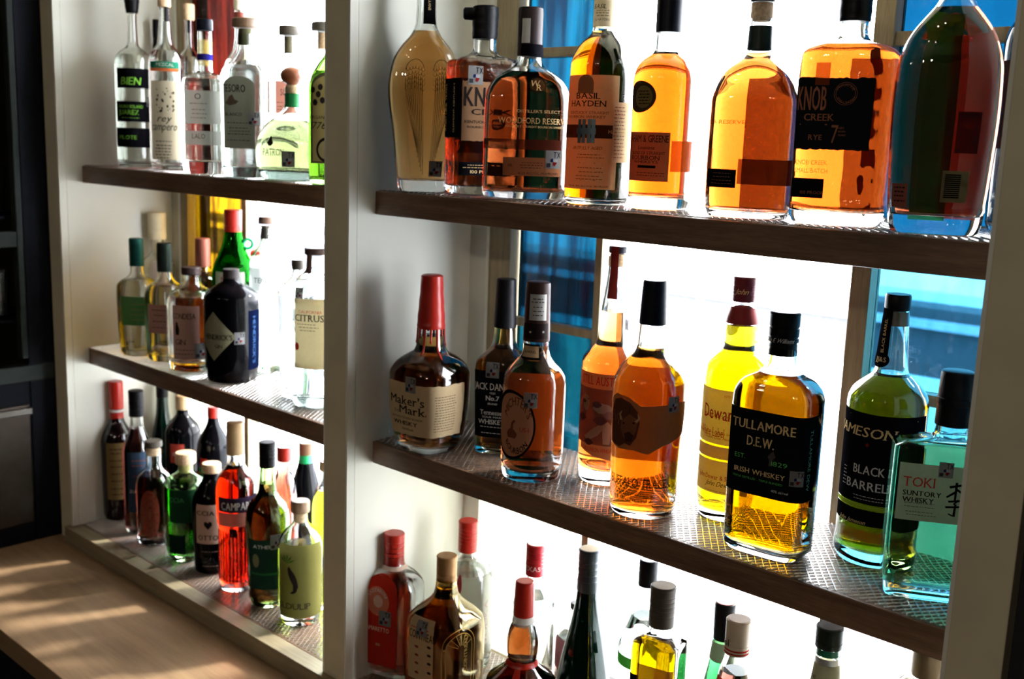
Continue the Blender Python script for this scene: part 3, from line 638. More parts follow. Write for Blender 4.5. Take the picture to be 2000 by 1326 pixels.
b.label(1104, 1222, 244, 270, film((0.02, 0.014, 0.013), 0.9), name='belt', off=0.0008); b.text('HAYDEN', 1204, 258, 7, GOLD, w=32, off=0.0012)
for dx in (-13, -5, 5, 13):
    ph_, z_ = b.loc(1146+dx, 256); b.patch('metal_monogram_bar', [(-.0022, -.0145), (.0022, -.0145), (.0022, .0145), (-.0022, .0145)], ph_, z_, solid((0.09, 0.13, 0.15), .35, .6), 0.0016)
b.label(1128, 1164, 250, 262, solid((0.09, 0.13, 0.15), .35, .6), name='metal_monogram_band', off=0.0018)
b.label(1196, 1226, 200, 318, paper((0.74, 0.55, 0.34), .5), name='side_label', off=0.0009); b.lines(1200, 1222, list(range(210, 312, 7)), BRN, 1.2, off=0.0012)

b = B('whiskey_bottle', 'plump bright amber bottle with black round medallion and brown paper AM & GREENE label', S1, 1286, [(None, 58), (400, 60), (372, 61), (160, 63), (140, 60), (124, 52), (112, 38), (105, 29), (98, 25), (40, 24)], Y=0.12, liq=(0.55, 0.034, 0.0008), fill=104, tb=0.014, group=G_R1)
b.cap('foil', -22, 64, 25, NAVYC, name='stopper_cap'); b.label(1236, 1282, 157, 220, paper((0.06, 0.04, 0.02), .1), 'ell', name='medallion'); b.label(1243, 1275, 167, 211, paper((0.22, 0.15, 0.05), .2), 'ell', name='medallion_centre', off=.0006, parent=b.last); b.lines(1247, 1271, [178, 184, 190, 196, 202], K, 1.6, off=.0009)
b.label(1231, 1307, 258, 354, paper((0.36, 0.15, 0.07), .42), name='front_label'); b.text('RAHAM & GREENE', 1306, 272, 13, INK, al='r', asp=.62, serif=True); b.text('Louisiana', 1262, 288, 7, INK, shear=.35); b.text('BLEND OF STRAIGHT', 1268, 299, 5.5, INK, w=62, serif=True); b.text('BOURBON', 1262, 308, 8, INK, w=52, serif=True); b.text('WHISKEYS', 1262, 316, 5, INK, w=46, serif=True); b.label(1246, 1280, 323, 328, K, name='black_bar', off=.0006); b.lines(1240, 1300, [338, 343], INK, 1)
b.label(1310, 1349, 276, 336, film((0.35, 0.06, 0.01), .85), name='back_label')

b = B('whiskey_bottle', 'wide amber flask with a stopper and black neck ring, no big front label', S1, 1459, [(None, 78), (404, 83), (368, 85), (200, 85), (172, 78), (150, 68), (132, 52), (120, 36), (112, 28), (100, 24), (20, 22), (-30, 22)], Y=0.095, ratio=.6, n=3.6, face=-22, liq=(0.26, 0.010, 0.0002), fill=103, group=G_R1)
b.band(52, 98, solid((0.02, 0.035, 0.03), .4), name='neck_band'); b.cap('foil', -40, 4, 23, BLACKC, name='stopper_cap'); b.cork(6, 42, 17, CORK)
b.label(1452, 1459, 4, 60, BLACKC, name='capsule_strip', off=.0008)
b.back(1505, 150, 415, 40, film((.07, .006, .002), .92), 30, 'refracted_dark_film', 'tall dark film on the back painting the refracted dark half'); b.text('TER RESERVE', 1420, 238, 7, film((0.25, 0.08, 0.02), .8), w=70, serif=True, parent=None); b.label(1382, 1437, 330, 366, BLK, name='front_label'); b.lines(1388, 1432, [338, 345, 352, 358], paper((.2, .08, .04), 0), 1.2)  # dark film added on the rear to paint the flask's refracted dark half
b.label(1378, 1392, 290, 330, film((0.4, .12, .04), .6), name='seal_strip'); b.label(1440, 1546, 312, 362, film((0.13, 0.015, 0.008), .88), name='back_label')

b = B('whiskey_bottle', 'rippled square bottle with black paper label lettered KNOB CREEK 7', S1, 1634, [(None, 86), (420, 92), (380, 90), (140, 95), (108, 93), (97, 84), (89, 62), (82, 40), (74, 30), (60, 27), (20, 27)], Y=0.10, ratio=.6, n=5, face=-8, liq=(0.22, 0.010, 0.0002), fill=90, tb=0.014, group=G_R1, gmat=glass((0.985, 0.99, 0.98), bmp=0.9, scale=26))
b.cap('wax', -45, 43, 30, BLACKC, name='wax_cap', hw1=30); b.label(1552, 1704, 152, 293, paper((0.010, 0.010, 0.013), .04), 'torn', name='front_label', off=.0006); COP = paper((0.34, .13, .07), .1)
b.text('KNOB', 1588, 192, 44, COP, w=54, bold=.035, off=.0009); b.text('CREEK', 1600, 229, 13, COP, w=58, bold=.03, off=.0009); b.lines(1560, 1622, [243], COP, 2, dash=False, off=.0009); b.text('RYE', 1592, 268, 10, COP, bold=.02, off=.0009); b.text('7', 1630, 262, 34, COP, asp=.6, off=.0009)
for q in range(2):
    rr_ = (21, 18)[q]; V, F = [], []
    for i in range(40):
        a = i/40*2*math.pi; a2 = (i+1)/40*2*math.pi; k = len(V); V += [(rr_*math.cos(a), rr_*math.sin(a)), (rr_*math.cos(a2), rr_*math.sin(a2)), ((rr_-.7)*math.cos(a2), (rr_-.7)*math.sin(a2)), ((rr_-.7)*math.cos(a), (rr_-.7)*math.sin(a))]; F.append((k, k+1, k+2, k+3))
    ph_, z_ = b.loc(1652, 183); link('seal_ring', mesh(b.wrap(np.array(V)*b.px, ph_, z_, .0009), F), COP, b.last)
b.text('SMALL BATCH', 1652, 183+17, 4, COP, arc=-17, off=.0009); b.text('STRAIGHT RYE', 1652, 183-17, 4, COP, arc=17, off=.0009); b.text('AGED', 1642, 250, 3.5, COP, off=.0009); b.text('SEVEN', 1644, 257, 3.5, COP, off=.0009); b.text('YEARS', 1644, 264, 3.5, COP, off=.0009)
b.back(1700, 110, 420, 36, film((.16, .018, .005), .88), 38, 'refracted_red_film', 'tall red-brown film on the back painting the darker refracted side'); b.label(1594, 1622, 122, 166, film((0.32, .06, .02), .8), name='paper_tab', off=.001); b.label(1548, 1608, 348, 386, BLK, name='lower_label', off=.0006); b.text('100 PROOF', 1585, 376, 6, COP, w=44, off=.0009); b.text('KNOB CREEK', 1585, 317, 9, film((.5, .3, .05), .6), w=62, parent=None); b.text('SMALL BATCH', 1585, 333, 9, film((.5, .3, .05), .6), w=62, parent=None)  # red-brown rear film stands in for the darker refracted side

b = B('whiskey_bottle', 'tall teardrop bottle of deep amber rye with a green panel on its back', S1, 1822, [(None, 82), (436, 86), (326, 95), (217, 100), (135, 98), (90, 88), (62, 75), (36, 57), (10, 38), (-20, 25), (-60, 21), (-100, 20)], Y=0.085, ratio=.45, n=2.4, face=4, liq=(0.30, 0.004, 0.0003), fill=16, tb=0.018, group=G_R1)
b.back(1800, 30, 430, 34, film((.02, .22, .03), .9), -22, 'green_back_panel', 'green panel on the back of the glass'); b.back(1880, 60, 430, 38, film((.30, .05, .01), .85), 40, 'refracted_brown_film', 'red-brown panel on the back of the glass', off=0.0009)  # brown film paints the neighbour's refracted amber; the green panel is its own
b.label(1868, 1914, 218, 300, film((.01, .01, .012), .85), name='back_text_panel'); b.label(1838, 1890, 334, 396, paper((.16, .14, .07), .15), name='barcode_label'); b.lines(1846, 1878, list(range(342, 388, 4)), K, 2.6, dash=False, jit=.02)
b.label(1742, 1772, 358, 404, paper((.26, .08, .06), .2), name='tax_sticker'); b.lines(1746, 1768, [366, 374, 382, 392], K, 2.4)

b = B('whiskey_bottle', 'dark narrow bottle half behind the right post at the end of the upper shelf', S1, 1968, [(None, 40), (430, 44), (90, 46), (60, 40), (35, 28), (15, 17), (-60, 15)], Y=0.20, liq=(.05, .008, .006), fill=40, group=G_R1)
b.label(1935, 1975, 120, 290, paper((.03, .012, .012), .05), name='label'); b.lines(1940, 1968, [140, 150, 165, 180, 200, 215], paper((.25, .2, .15), 0), 2)

# ================= right bay, middle shelf
b = B('whiskey_bottle', "squarish bottle with dripping red wax neck and cream Maker's Mark label", S2, 837, [(None, 55), (862, 64), (750, 79), (728, 79), (708, 69), (694, 50), (684, 33), (672, 28), (650, 26), (600, 23), (560, 20)], yb=886, ratio=1, n=3.4, face=-44, liq=(0.62, 0.15, 0.008), fill=654, tb=0.012, group=G_R2, gl=(.98, .99, .985))
b.cap('wax', 536, 640, 21.5, RED, name='wax_seal', hw1=27.5, lab='glossy red wax'); za, zb, r = b.lastcap
for i in range(13):      # wax drips
    a = R(b.cam_phi-b.rot)+2*math.pi*i/13; L_ = (24, 44, 14, 30, 12, 52, 20, 12, 34, 16, 26, 18, 40)[i]*b.px*1.35; pts = []; V, F = [], []
    seg = 9
    for j in range(seg+1):
        z = za+0.004-L_*j/seg; q = b.at(max(0.01, z)); rr = polar(q[0], q[1], q[2], np.array([a]))[0]; w2 = 0.0022*(1-.35*j/seg) if j < seg-1 else (0.0022 if j == seg-1 else .0009)
        for k in range(6): t_ = 2*math.pi*k/6; V.append(((rr+w2*.8*math.cos(t_))*math.sin(a)+math.cos(a)*w2*math.sin(t_), -(rr+w2*.8*math.cos(t_))*math.cos(a)+math.sin(a)*w2*math.sin(t_), z))
    for j in range(seg):
        for k in range(6): F.append((j*6+k, j*6+(k+1) % 6, (j+1)*6+(k+1) % 6, (j+1)*6+k))
    F += [tuple(range(5, -1, -1)), tuple(seg*6+k for k in range(6))]; link('wax_drip', mesh(V, F, True), RED, b.root)
b.label(764, 903, 756, 856, paper((0.60, 0.45, 0.26), .3), 'torn', name='front_label', ext=(10, 0)); b.text("Maker's", 797, 783, 17, INK, w=64, bold=.012, serif=True); b.text('Mark', 806, 803, 16, INK, w=50, bold=.012, serif=True); b.text('.', 832, 806, 16, REDI)
b.text('KENTUCKY STRAIGHT BOURBON', 797, 817, 4, INK, w=56); b.text('WHISKY', 793, 826, 8, INK, w=44, bold=.03, serif=True); b.text('Handmade', 797, 838, 5, INK, shear=.3); b.text('750 ML 45% ALC/VOL', 795, 852, 3.5, INK, w=44)
b.lines(851, 893, list(range(775, 845, 5)), INK, 1.1, jit=.06); b.back(838, 760, 860, 84, paper((.70, .58, .45), .5), 0); b.text('S IV', 776, 800, 6, INK); b.stamp(802, 752)
b.label(785, 845, 700, 730, film((.75, .42, .2), .0), name='embossed_script_area'); b.text('Makers Mark', 812, 716, 9, film((.9, .55, .3), .35), shear=.4, w=52)

b = B('whiskey_bottle', 'square black-capped bottle with black Jack Daniel label, half behind its neighbour', S2, 978, [(None, 50), (876, 54), (712, 55), (698, 52), (688, 38), (678, 27), (664, 22), (650, 21), (620, 20), (560, 18)], yb=888, ratio=1, n=4.5, face=-14, liq=(0.22, 0.05, 0.001), fill=640, tb=.010, group=G_R2)
b.cap('foil', 544, 638, 19, BLACKC, name='black_capsule', hw1=22); b.captext('No7', 1000, 616, 8, LGREY, shear=.1)
b.label(928, 1020, 726, 856, BLK, name='front_label', ext=(0, 8)); b.text("JACK DANIEL'S", 968, 756, 13, LGREY, w=78, serif=True); b.text('OLD', 962, 768, 4, LGREY); b.text('No.7', 962, 778, 9, LGREY, bold=.02, serif=True); b.text('BRAND', 962, 789, 4, LGREY); b.text('Tennessee', 962, 806, 9, LGREY, w=48, serif=True); b.text('SOUR MASH', 962, 815, 3.5, LGREY, w=40); b.text('WHISKEY', 960, 824, 9, LGREY, w=50, serif=True); b.lines(935, 985, [834, 846], LGREY, 1)
b.stamp(962, 723)

b = B('whiskey_bottle', 'round bourbon bottle with silver neck strip and oval MICHTERS label', S2, 1037, [(None, 57), (925, 60), (760, 62), (735, 60), (716, 50), (704, 38), (692, 29), (680, 26), (610, 25), (565, 24)], yb=945, liq=(0.60, 0.09, 0.015), fill=672, tb=.014, group=G_R2)
b.cap('foil', 550, 664, 23.5, solid((.035, .017, .013), .4), name='neck_capsule', hw1=26); b.label(1036, 1066, 575, 626, SILV, name='silver_strip', off=.0016); b.lines(1040, 1062, [584, 590, 600, 608, 616], INK, 1.6, off=.0019)
b.label(1026, 1068, 632, 662, solid((.012, .006, .006), .4), name='star_band', off=.0018)
for x_ in (1037, 1060):
    ph_, z_ = b.loc(x_, 648); b.patch('star', [(.0022*(1 if i % 2 == 0 else .42)*math.sin(i*math.pi/5), .0022*(1 if i % 2 == 0 else .42)*math.cos(i*math.pi/5)) for i in range(10)], ph_, z_, LGREY, .0022, parent=b.last)
b.label(1022, 1054, 672, 702, BLK, name='neck_tag', off=.0005); b.label(1024, 1052, 676, 698, TAN, name='tag_face', off=.0008, parent=b.last); b.text('BARREL', 1036, 687, 5, INK, off=.0011)
b.label(981, 1046, 764, 900, K, 'ell', name='oval_label', ext=(14, 0)); b.label(983, 1042, 770, 894, paper((.50, .22, .12), .35), 'ell', name='oval_face', ext=(12, 0), off=.0006, parent=b.last)
ph_, z_ = b.loc(1008, 832)
for t_, c_, h_ in (("MICHTER'S", 1, 15), ('BOURBON', -1, 11)):
    V, F, wd = set_string(t_, .02, .08); V = (V-[wd/2, .5])*h_*b.px*[.78, 1]
    # lettering on the upper and lower curve of the oval
    a = V[:, 0]/(b.px*40); rad = np.where(True, 44*b.px+V[:, 1]*c_, 0); U = np.stack([rad*.66*np.sin(a*1.15), c_*rad*1.1*np.cos(a*1.15)], -1); link('lettering', mesh(b.wrap(U, ph_, z_, .0009), F), K if t_[0] == 'B' else BRN, b.last)
b.patch('pot_still', [(-.007, -.012), (.006, -.012), (.009, -.006), (.005, -.001), (.002, .001), (.002, .008), (.006, .012), (.003, .014), (-.001, .009), (-.002, .001), (-.006, -.001), (-.009, -.006)], *b.loc(1000, 838), BRN, .0009, parent=b.last)
b.back(1040, 770, 905, 74, paper((.42, .34, .26), .4), 0); b.text('US-1', 1024, 840, 8, REDI, off=.0009); b.stamp(1036, 782)

b = B('whiskey_bottle', 'tall-necked bottle with red paper strip and brown ILL AUSTIN picture label', S2, 1184, [(None, 54), (945, 57), (705, 59), (692, 54), (682, 44), (670, 33), (655, 30), (605, 27), (560, 21), (530, 18), (500, 17.5)], Y=0.172, liq=(0.48, 0.065, 0.004), fill=607, tb=.020, group=G_R2)
b.cap('disc', 481, 494, 17, solid((.02, .02, .03), .4), name='stopper_top'); b.cork(496, 520, 14, CORK); b.label(1193, 1207, 481, 584, solid((.22, .02, .015), .5), name='red_paper_strip', off=.0012)
b.label(1131, 1243, 732, 762, paper((.50, .20, .09), .4), name='title_label', ext=(18, 0)); b.text('STILL AUSTIN', 1212, 747, 17, REDI, al='r', asp=.55, bold=.02)
b.label(1131, 1243, 762, 872, paper((.20, .07, .045), .35), name='picture_label', ext=(18, 0)); 
for nm, x_, y_, pts, c_ in (('painted_face', 1146, 785, [(math.cos(t)*.006, math.sin(t)*.011) for t in [i*math.pi/8 for i in range(16)]], (.42, .19, .10)), ('painted_fish', 1176, 800, [(-.014, 0), (-.006, .009), (.008, .007), (.016, .002), (.010, -.006), (-.004, -.006)], (.36, .22, .17)), ('painted_arm', 1160, 838, [(-.016, -.012), (-.002, .0), (.014, .012), (.018, .008), (.006, -.008), (-.010, -.018)], (.40, .20, .12)), ('painted_figure', 1184, 846, [(-.004, -.016), (-.006, .010), (0, .017), (.007, .010), (.005, -.016)], (.45, .24, .15))):
    b.patch(nm, pts, *b.loc(x_, y_), paper(c_, .3), .0007, parent=b.last)
for x_, y_, a_, c_ in ((1143, 782, .0035, (.10, .03, .02)), (1150, 778, .0012, (.05, .02, .02)), (1139, 812, .007, (.10, .03, .03)), (1166, 790, .006, (.12, .05, .05)), (1172, 822, .008, (.12, .045, .04)), (1150, 862, .006, (.10, .03, .025)), (1190, 812, .007, (.26, .13, .10))):
    b.patch('painted_shade', [(a_*math.cos(q*.524)*(1+.3*(q % 3 == 0)), a_*.8*math.sin(q*.524)) for q in range(12)], *b.loc(x_, y_), paper(c_, .3), .0009, parent=b.last)
b.label(1134, 1243, 872, 900, paper((.50, .22, .10), .4), [(-1, 1), (1, 1), (1, .3), (.5, -.3), (0, -1), (-.5, -.6), (-1, .2)], name='lower_label'); b.text('BOURBON WHISKEY', 1202, 882, 8, REDI, al='r', asp=.62)

b = B('whiskey_bottle', 'black-capped bourbon bottle with torn label showing a bison head and BUFFALO TRACE print', S2, 1254, [(None, 62), (990, 66), (955, 66), (775, 71), (740, 69), (718, 59), (702, 47), (692, 36), (680, 29.5), (660, 28), (625, 26), (570, 22)], yb=1016, liq=(0.50, 0.075, 0.0015), fill=676, tb=.008, group=G_R2)
b.cap('foil', 547, 632, 23, NAVYC, name='black_capsule', hw1=26); b.label(1196, 1334, 778, 888, paper((.34, .15, .06), .4), [(-1, -.8), (-.7, -.95), (-.3, -.9), (0, -1), (.3, -.7), (.7, -.5), (.9, -.4), (1, .1), (1, .75), (.6, .8), (.2, .75), (-.2, .7), (-.45, .95), (-.8, 1), (-1, .8)], name='torn_label')
for nm, pts, c_, o_ in (('bison_body', [(-.026, -.026), (-.010, -.028), (-.002, -.022), (.006, -.024), (.014, -.012), (.017, .006), (.014, .020), (.004, .030), (-.010, .034), (-.022, .030), (-.030, .012)], (.11, .035, .018), .0006), ('bison_mane', [(-.008, .006), (.004, .016), (.015, .010), (.013, -.004), (.008, -.016), (.002, -.020), (-.004, -.014), (-.009, -.004)], (.20, .07, .035), .0008), ('bison_muzzle', [(.0, -.020), (.008, -.018), (.010, -.010), (.004, -.006), (-.003, -.010)], (.06, .02, .012), .001),
    ('bison_horn', [(-.010, .006), (-.012, .014), (-.007, .019), (-.009, .013), (-.006, .007)], (.45, .25, .13), .001), ('bison_horn', [(.014, .006), (.018, .013), (.014, .018), (.015, .012), (.011, .008)], (.45, .25, .13), .001)):
    b.patch(nm, pts, *b.loc(1224, 832), paper(c_, .25), o_, parent=b.root)
for x_, y_ in ((1219, 826), (1238, 826)): b.patch('bison_eye', [(.0012*math.cos(q*.785), .0012*math.sin(q*.785)) for q in range(8)], *b.loc(x_, y_), K, .0012, parent=b.root)
for i in range(16): b.patch('bison_fur', [(-.0006, -.004), (.0006, -.003), (.001, .004), (0, .005)], *b.loc(1200+(i*7) % 34, 800+(i*13) % 60), paper((.22, .09, .05) if i % 2 else (.05, .018, .01), .2), .0007, parent=b.root)
b.last = b.root; b.text('BUFFALO TRACE', 1300, 944, 18, INK, al='r', asp=.62, serif=True); b.text('KENTUCKY', 1232, 962, 6, INK, w=44, serif=True); b.text('STRAIGHT BOURBON', 1242, 969, 6, INK, w=72, serif=True); b.text('WHISKEY', 1236, 976, 5.5, INK, w=40, serif=True)
b.stamp(1316, 790); s_ = b.patch('back_label', [(-.034, -.050), (.034, -.050), (.034, .056), (-.034, .056)], R(b.cam_phi-b.rot)+math.pi+.35, b.loc(1254, 850)[1], film((.20, .02, .008), .85), .0004)
s_['label'] = 'dark red back label seen through the whiskey'; b.last = b.root

b = B('whiskey_bottle', 'pale gold scotch bottle with maroon screw cap and cream Dewar label', S2, 1422, [(None, 60), (1000, 64), (740, 65), (712, 62), (694, 50), (682, 38), (672, 33), (640, 31.5), (628, 31), (600, 24), (580, 20)], Y=0.175, liq=(0.55, 0.30, 1e-5), fill=634, tb=.012, group=G_R2)
b.cap('screw', 540, 588, 22, solid((.13, .012, .02), .35), name='screw_cap', rings=2, top=solid((.5, .45, .2), .4)); b.captext('John', 1450, 570, 10, GOLD, shear=.5); b.band(599, 630, solid((.22, .02, .02), .5), name='neck_collar')
b.label(1368, 1484, 764, 872, paper((.80, .62, .28), .5), name='front_label', ext=(6, 0)); b.text("Dewar's", 1378, 798, 26, REDI, al='l', asp=.6, serif=True, bold=.015); b.text('BLENDED SCOTCH WHISKY', 1430, 817, 6, REDI, w=104, serif=True); b.text('White Label', 1372, 833, 17, REDI, al='l', asp=.5, serif=True); b.text('Fully matured for Extra Smoothness', 1412, 848, 4.5, REDI, w=86, shear=.3); b.text('Double Cask Matured', 1408, 857, 4.5, REDI, w=60, shear=.3); b.text('ESTD 1846', 1428, 776, 4, REDI)
b.label(1366, 1484, 876, 900, paper((.66, .40, .2), .45), name='vintage_band', ext=(6, 0)); b.label(1364, 1484, 904, 968, paper((.78, .56, .25), .5), name='lower_label', ext=(6, 0)); b.text('John Dewar & Sons', 1368, 920, 9, REDI, al='l', asp=.75, serif=True, bold=.01); b.text('John Dewar', 1404, 946, 10, INK, shear=.5, asp=.8); b.lines(1370, 1430, [960], REDI, 1)

b = B('whiskey_bottle', 'square gold whiskey bottle with black cap and black TULLAMORE D.E.W. label', S2, 1497, [(None, 78), (1070, 84), (1040, 85), (800, 88), (772, 87), (752, 79), (738, 64), (728, 45), (719, 34), (708, 30), (650, 25)], yb=1092, ratio=.66, n=4.2, face=-24, liq=(0.35, 0.09, 1e-6), fill=728, tb=.011, group=G_R2)
b.cap('screw', 608, 692, 28, BLACKC, name='screw_cap', rings=2, hw1=26); b.captext('Dan E Williams', 1526, 666, 8, LGREY, shear=.5, w=50)
b.label(1422, 1584, 806, 974, paper((0.005, .007, .007), .02), name='front_label', ext=(0, 12)); b.text('TULLAMORE', 1494, 834, 18, GOLD, w=124, bold=.03); b.text('D.E.W.', 1486, 864, 19, GOLD, w=54, bold=.03); GRN = paper((.10, .45, .10), 0)
b.text('EST.', 1446, 888, 9, GRN, w=20); b.text('1829', 1522, 908, 9, GRN, w=32); b.text('IRISH WHISKEY', 1484, 924, 10, GOLD, w=100, bold=.02); b.text('TRIPLE DISTILLED - TRIPLE BLENDED', 1480, 937, 4, GRN, w=98); b.text('40% alc/vol', 1522, 962, 5, LGREY); b.text('TULLAMORE DEW', 1581, 900, 9, paper((.12, .35, .28), 0), rot=-90, w=118)
b.label(1496, 1516, 880, 912, paper((.06, .05, .05), 0), [(-.4, -1), (.5, -.8), (.3, -.2), (.9, .3), (.4, 1), (-.2, .6), (-.7, .2), (-.3, -.3)], name='crest', off=.0006, parent=b.last); b.last = b.root
b.stamp(1556, 936); b.last = b.root; EMB = film((.80, .52, .08), .55)
b.text('TULLAMORE', 1480, 1010, 20, EMB, w=128, off=.001); b.text('HEART OF IRELAND', 1478, 1036, 13, EMB, w=126, off=.001)
s_ = b.patch('back_label', [(-.036, -.035), (.036, -.035), (.036, .048), (-.036, .048)], math.pi, b.loc(1500, 860)[1], film((.25, .06, .01), .8), .0004)

b = B('whiskey_bottle', 'tall bottle with black strip down the neck and black JAMESON BLACK BARREL label', S2, 1704, [(None, 71), (1092, 77), (1070, 77), (1040, 74), (785, 76), (765, 71), (748, 57), (736, 43), (728, 34), (716, 31), (640, 25), (600, 22)], yb=1112, liq=(0.55, 0.15, 1e-5), fill=727, tb=.016, group=G_R2, gl=(.96, .985, .96))
b.cap('disc', 574, 605, 23.5, BLACKC, name='stopper_top'); b.band(608, 634, solid((.10, .09, .07), .35, .5), name='neck_ring')
b.label(1719, 1740, 600, 702, BLK, name='neck_strip', off=.0013); b.text('BLACK BARREL', 1729, 655, 6, GOLD, rot=90, w=64, off=.0016); b.label(1706, 1738, 685, 718, BLK, 'ell', name='neck_medal', off=.0015); b.text('JJ&S', 1722, 701, 9, GOLD, off=.0019)
b.label(1640, 1795, 812, 990, BLK, name='front_label', ext=(10, 6)); b.text('JAMESON', 1696, 845, 19, GOLD, w=112, bold=.015, serif=True, shear=.15); b.text('BLACK', 1698, 920, 17, LGREY, w=62, bold=.02); b.text('BARREL', 1694, 950, 17, LGREY, w=80, bold=.02); b.lines(1650, 1656, [908, 915, 922, 929, 936, 943], LGREY, 1.6); b.lines(1648, 1780, [820], GOLD, 1, dash=False); b.lines(1664, 1730, [972, 978], LGREY, 1); b.text('*', 1694, 872, 12, REDI)
b.label(1637, 1790, 992, 999, paper((.30, .42, .03), .1), name='green_stripe', ext=(10, 6)); b.label(1637, 1790, 1001, 1032, BLK, name='lower_label', ext=(10, 6)); b.text('John Jameson', 1666, 1015, 8, GOLD, shear=.5, w=50)
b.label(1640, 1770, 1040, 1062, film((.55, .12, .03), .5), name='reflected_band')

b = B('whiskey_bottle', 'flat rectangular pale green-blue bottle with TOKI label standing at the shelf end', S2, 1824, [(None, 102), (1160, 107), (885, 109), (870, 108), (864, 96), (858, 62), (852, 36), (842, 32), (800, 30)], yb=1182, ratio=.42, n=9, face=10, liq=(0.42, .60, .10), fill=866, tb=.014, group=G_R2, gl=(.90, .96, .93))
b.cap('foil', 724, 829, 31, BLACKC, name='black_cap', hw1=33); b.cap('disc', 775, 789, 34, BLACKC, name='cap_ridge')
b.label(1752, 1888, 908, 1020, paper((.50, .56, .42), .45), name='front_label', ext=(0, 14)); b.text('TOKI', 1764, 938, 19, REDI, al='l', serif=True, asp=.95); b.text('SUNTORY', 1763, 960, 10, INK, al='l', bold=.03); b.text('WHISKY', 1762, 973, 10, INK, al='l', bold=.03); b.lines(1764, 1830, [983, 990, 1000, 1006], INK, 1)
ph_, z_ = b.loc(1866, 975)       # large brush-written character
for pts in ([(-14, 26), (10, 32), (12, 28), (-12, 21)], [(-3, 34), (2, 34), (1, -2), (-3, -2)], [(-1, 18), (-18, 4), (-16, 1), (1, 13)], [(0, 18), (18, 6), (20, 9), (2, 22)], [(-14, -4), (12, 0), (13, -4), (-12, -8)], [(8, -2), (-2, -12), (-4, -10), (4, 0)], [(-18, -16), (18, -12), (18, -16), (-17, -20)], [(-1, -10), (3, -10), (2, -36), (-3, -36)], [(-3, -36), (-12, -32), (-10, -30), (-3, -33)]):
    b.patch('brush_stroke', [(x*b.px*.95, y*b.px*.95) for x, y in pts], ph_, z_, K, .0007, parent=b.last)
b.stamp(1848, 918)

# ================= right bay, lowest board (the bases are below the picture)
b = B('liqueur_bottle', 'square red-orange amaretto bottle with ribbed red cap beside the centre post', S3, 766, [(None, 55), (1330, 58), (1190, 60), (1140, 60), (1126, 54), (1114, 40), (1106, 26), (1100, 21), (1060, 19)], Y=0.085, ratio=.75, n=4, face=-30, liq=(.50, .035, .012), fill=1120, group=G_R3)
b.cap('screw', 1040, 1100, 19.5, RED, name='screw_cap', rings=3); b.band(1100, 1106, paper((.6, .45, .35), .3), name='neck_ring')
b.label(711, 775, 1118, 1300, paper((.50, .03, .015), .35), 'arch', name='front_label'); b.label(716, 760, 1145, 1202, paper((.62, .20, .12), .3), 'ell', name='round_crest', off=.0006, parent=b.last); b.text('LAZZARONI', 738, 1152, 6, LGREY, arc=20, off=.0009); b.label(730, 748, 1162, 1186, paper((.7, .45, .35), .3), 'ell', name='crest_centre', off=.0009, parent=b.last); b.last = b.root
b.text('AMARETTO', 738, 1228, 9, paper((.75, .5, .4), .1), w=44, off=.0007); b.text('1851', 738, 1258, 5, GOLD, off=.0007); b.stamp(752, 1208)

b = B('liqueur_bottle', 'square amber bottle with gold-brown cap, arch relief and COINTREAU label', S3, 866, [(None, 70), (1420, 75), (1225, 77), (1203, 74), (1188, 60), (1176, 42), (1166, 30), (1154, 23), (1128, 20), (1100, 18)], Y=0.07, ratio=.92, n=4, face=-38, liq=(.40, .09, 1e-4), fill=1142, tb=.012, group=G_R3, gl=(.97, .86, .62))
b.cap('screw', 1084, 1132, 19.5, solid((.34, .19, .08), .4, .3), name='screw_cap', rings=0); b.label(798, 846, 1204, 1330, paper((.52, .42, .24), .35), name='front_label'); b.text('COINTREAU', 826, 1243, 16, INK, w=52, bold=.02); b.lines(802, 842, [1228], REDI, 2)
for y_ in (1262, 1278, 1294, 1312):
    b.patch('ornament', [(.004*math.cos(i*.785), .0022*math.sin(i*.785)) for i in range(8)], *b.loc(814, y_), BRN, .0007, parent=b.last); b.patch('ornament', [(.004*math.cos(i*.785), .0022*math.sin(i*.785)) for i in range(8)], *b.loc(838, y_+3), INK, .0007, parent=b.last)
rel = solid((.55, .36, .08), .3); ph_, z_ = b.loc(900, 1290); V, F = [], []
for rr_ in (.030, .024):         # relief of an arched doorway
    for i in range(20):
        a, a2 = math.pi*i/20, math.pi*(i+1)/20; k = len(V); V += [(rr_*math.cos(a), .018+rr_*math.sin(a)), (rr_*math.cos(a2), .018+rr_*math.sin(a2)), ((rr_-.0009)*math.cos(a2), .018+(rr_-.0009)*math.sin(a2)), ((rr_-.0009)*math.cos(a), .018+(rr_-.0009)*math.sin(a))]; F.append((k, k+1, k+2, k+3))
    for sg in (-1, 1): k = len(V); V += [(sg*rr_, .018), (sg*(rr_-.0009), .018), (sg*(rr_-.0009), -.07), (sg*rr_, -.07)]; F.append((k, k+1, k+2, k+3))
for i in range(1, 8): a = math.pi*i/8; k = len(V); c_, q_ = math.cos(a), math.sin(a); V += [(.006*c_-.0004*q_, .018+.006*q_+.0004*c_), (.024*c_-.0004*q_, .018+.024*q_+.0004*c_), (.024*c_+.0004*q_, .018+.024*q_-.0004*c_), (.006*c_+.0004*q_, .018+.006*q_-.0004*c_)]; F.append((k, k+1, k+2, k+3))
link('arch_relief', mesh(b.wrap(np.array(V), ph_, z_, .0007), F), film((.75, .5, .12), .7), b.root); b.text('COINTREAU', 909, 1275, 9, film((.75, .5, .12), .7), rot=90, w=72, parent=None); b.stamp(824, 1228)

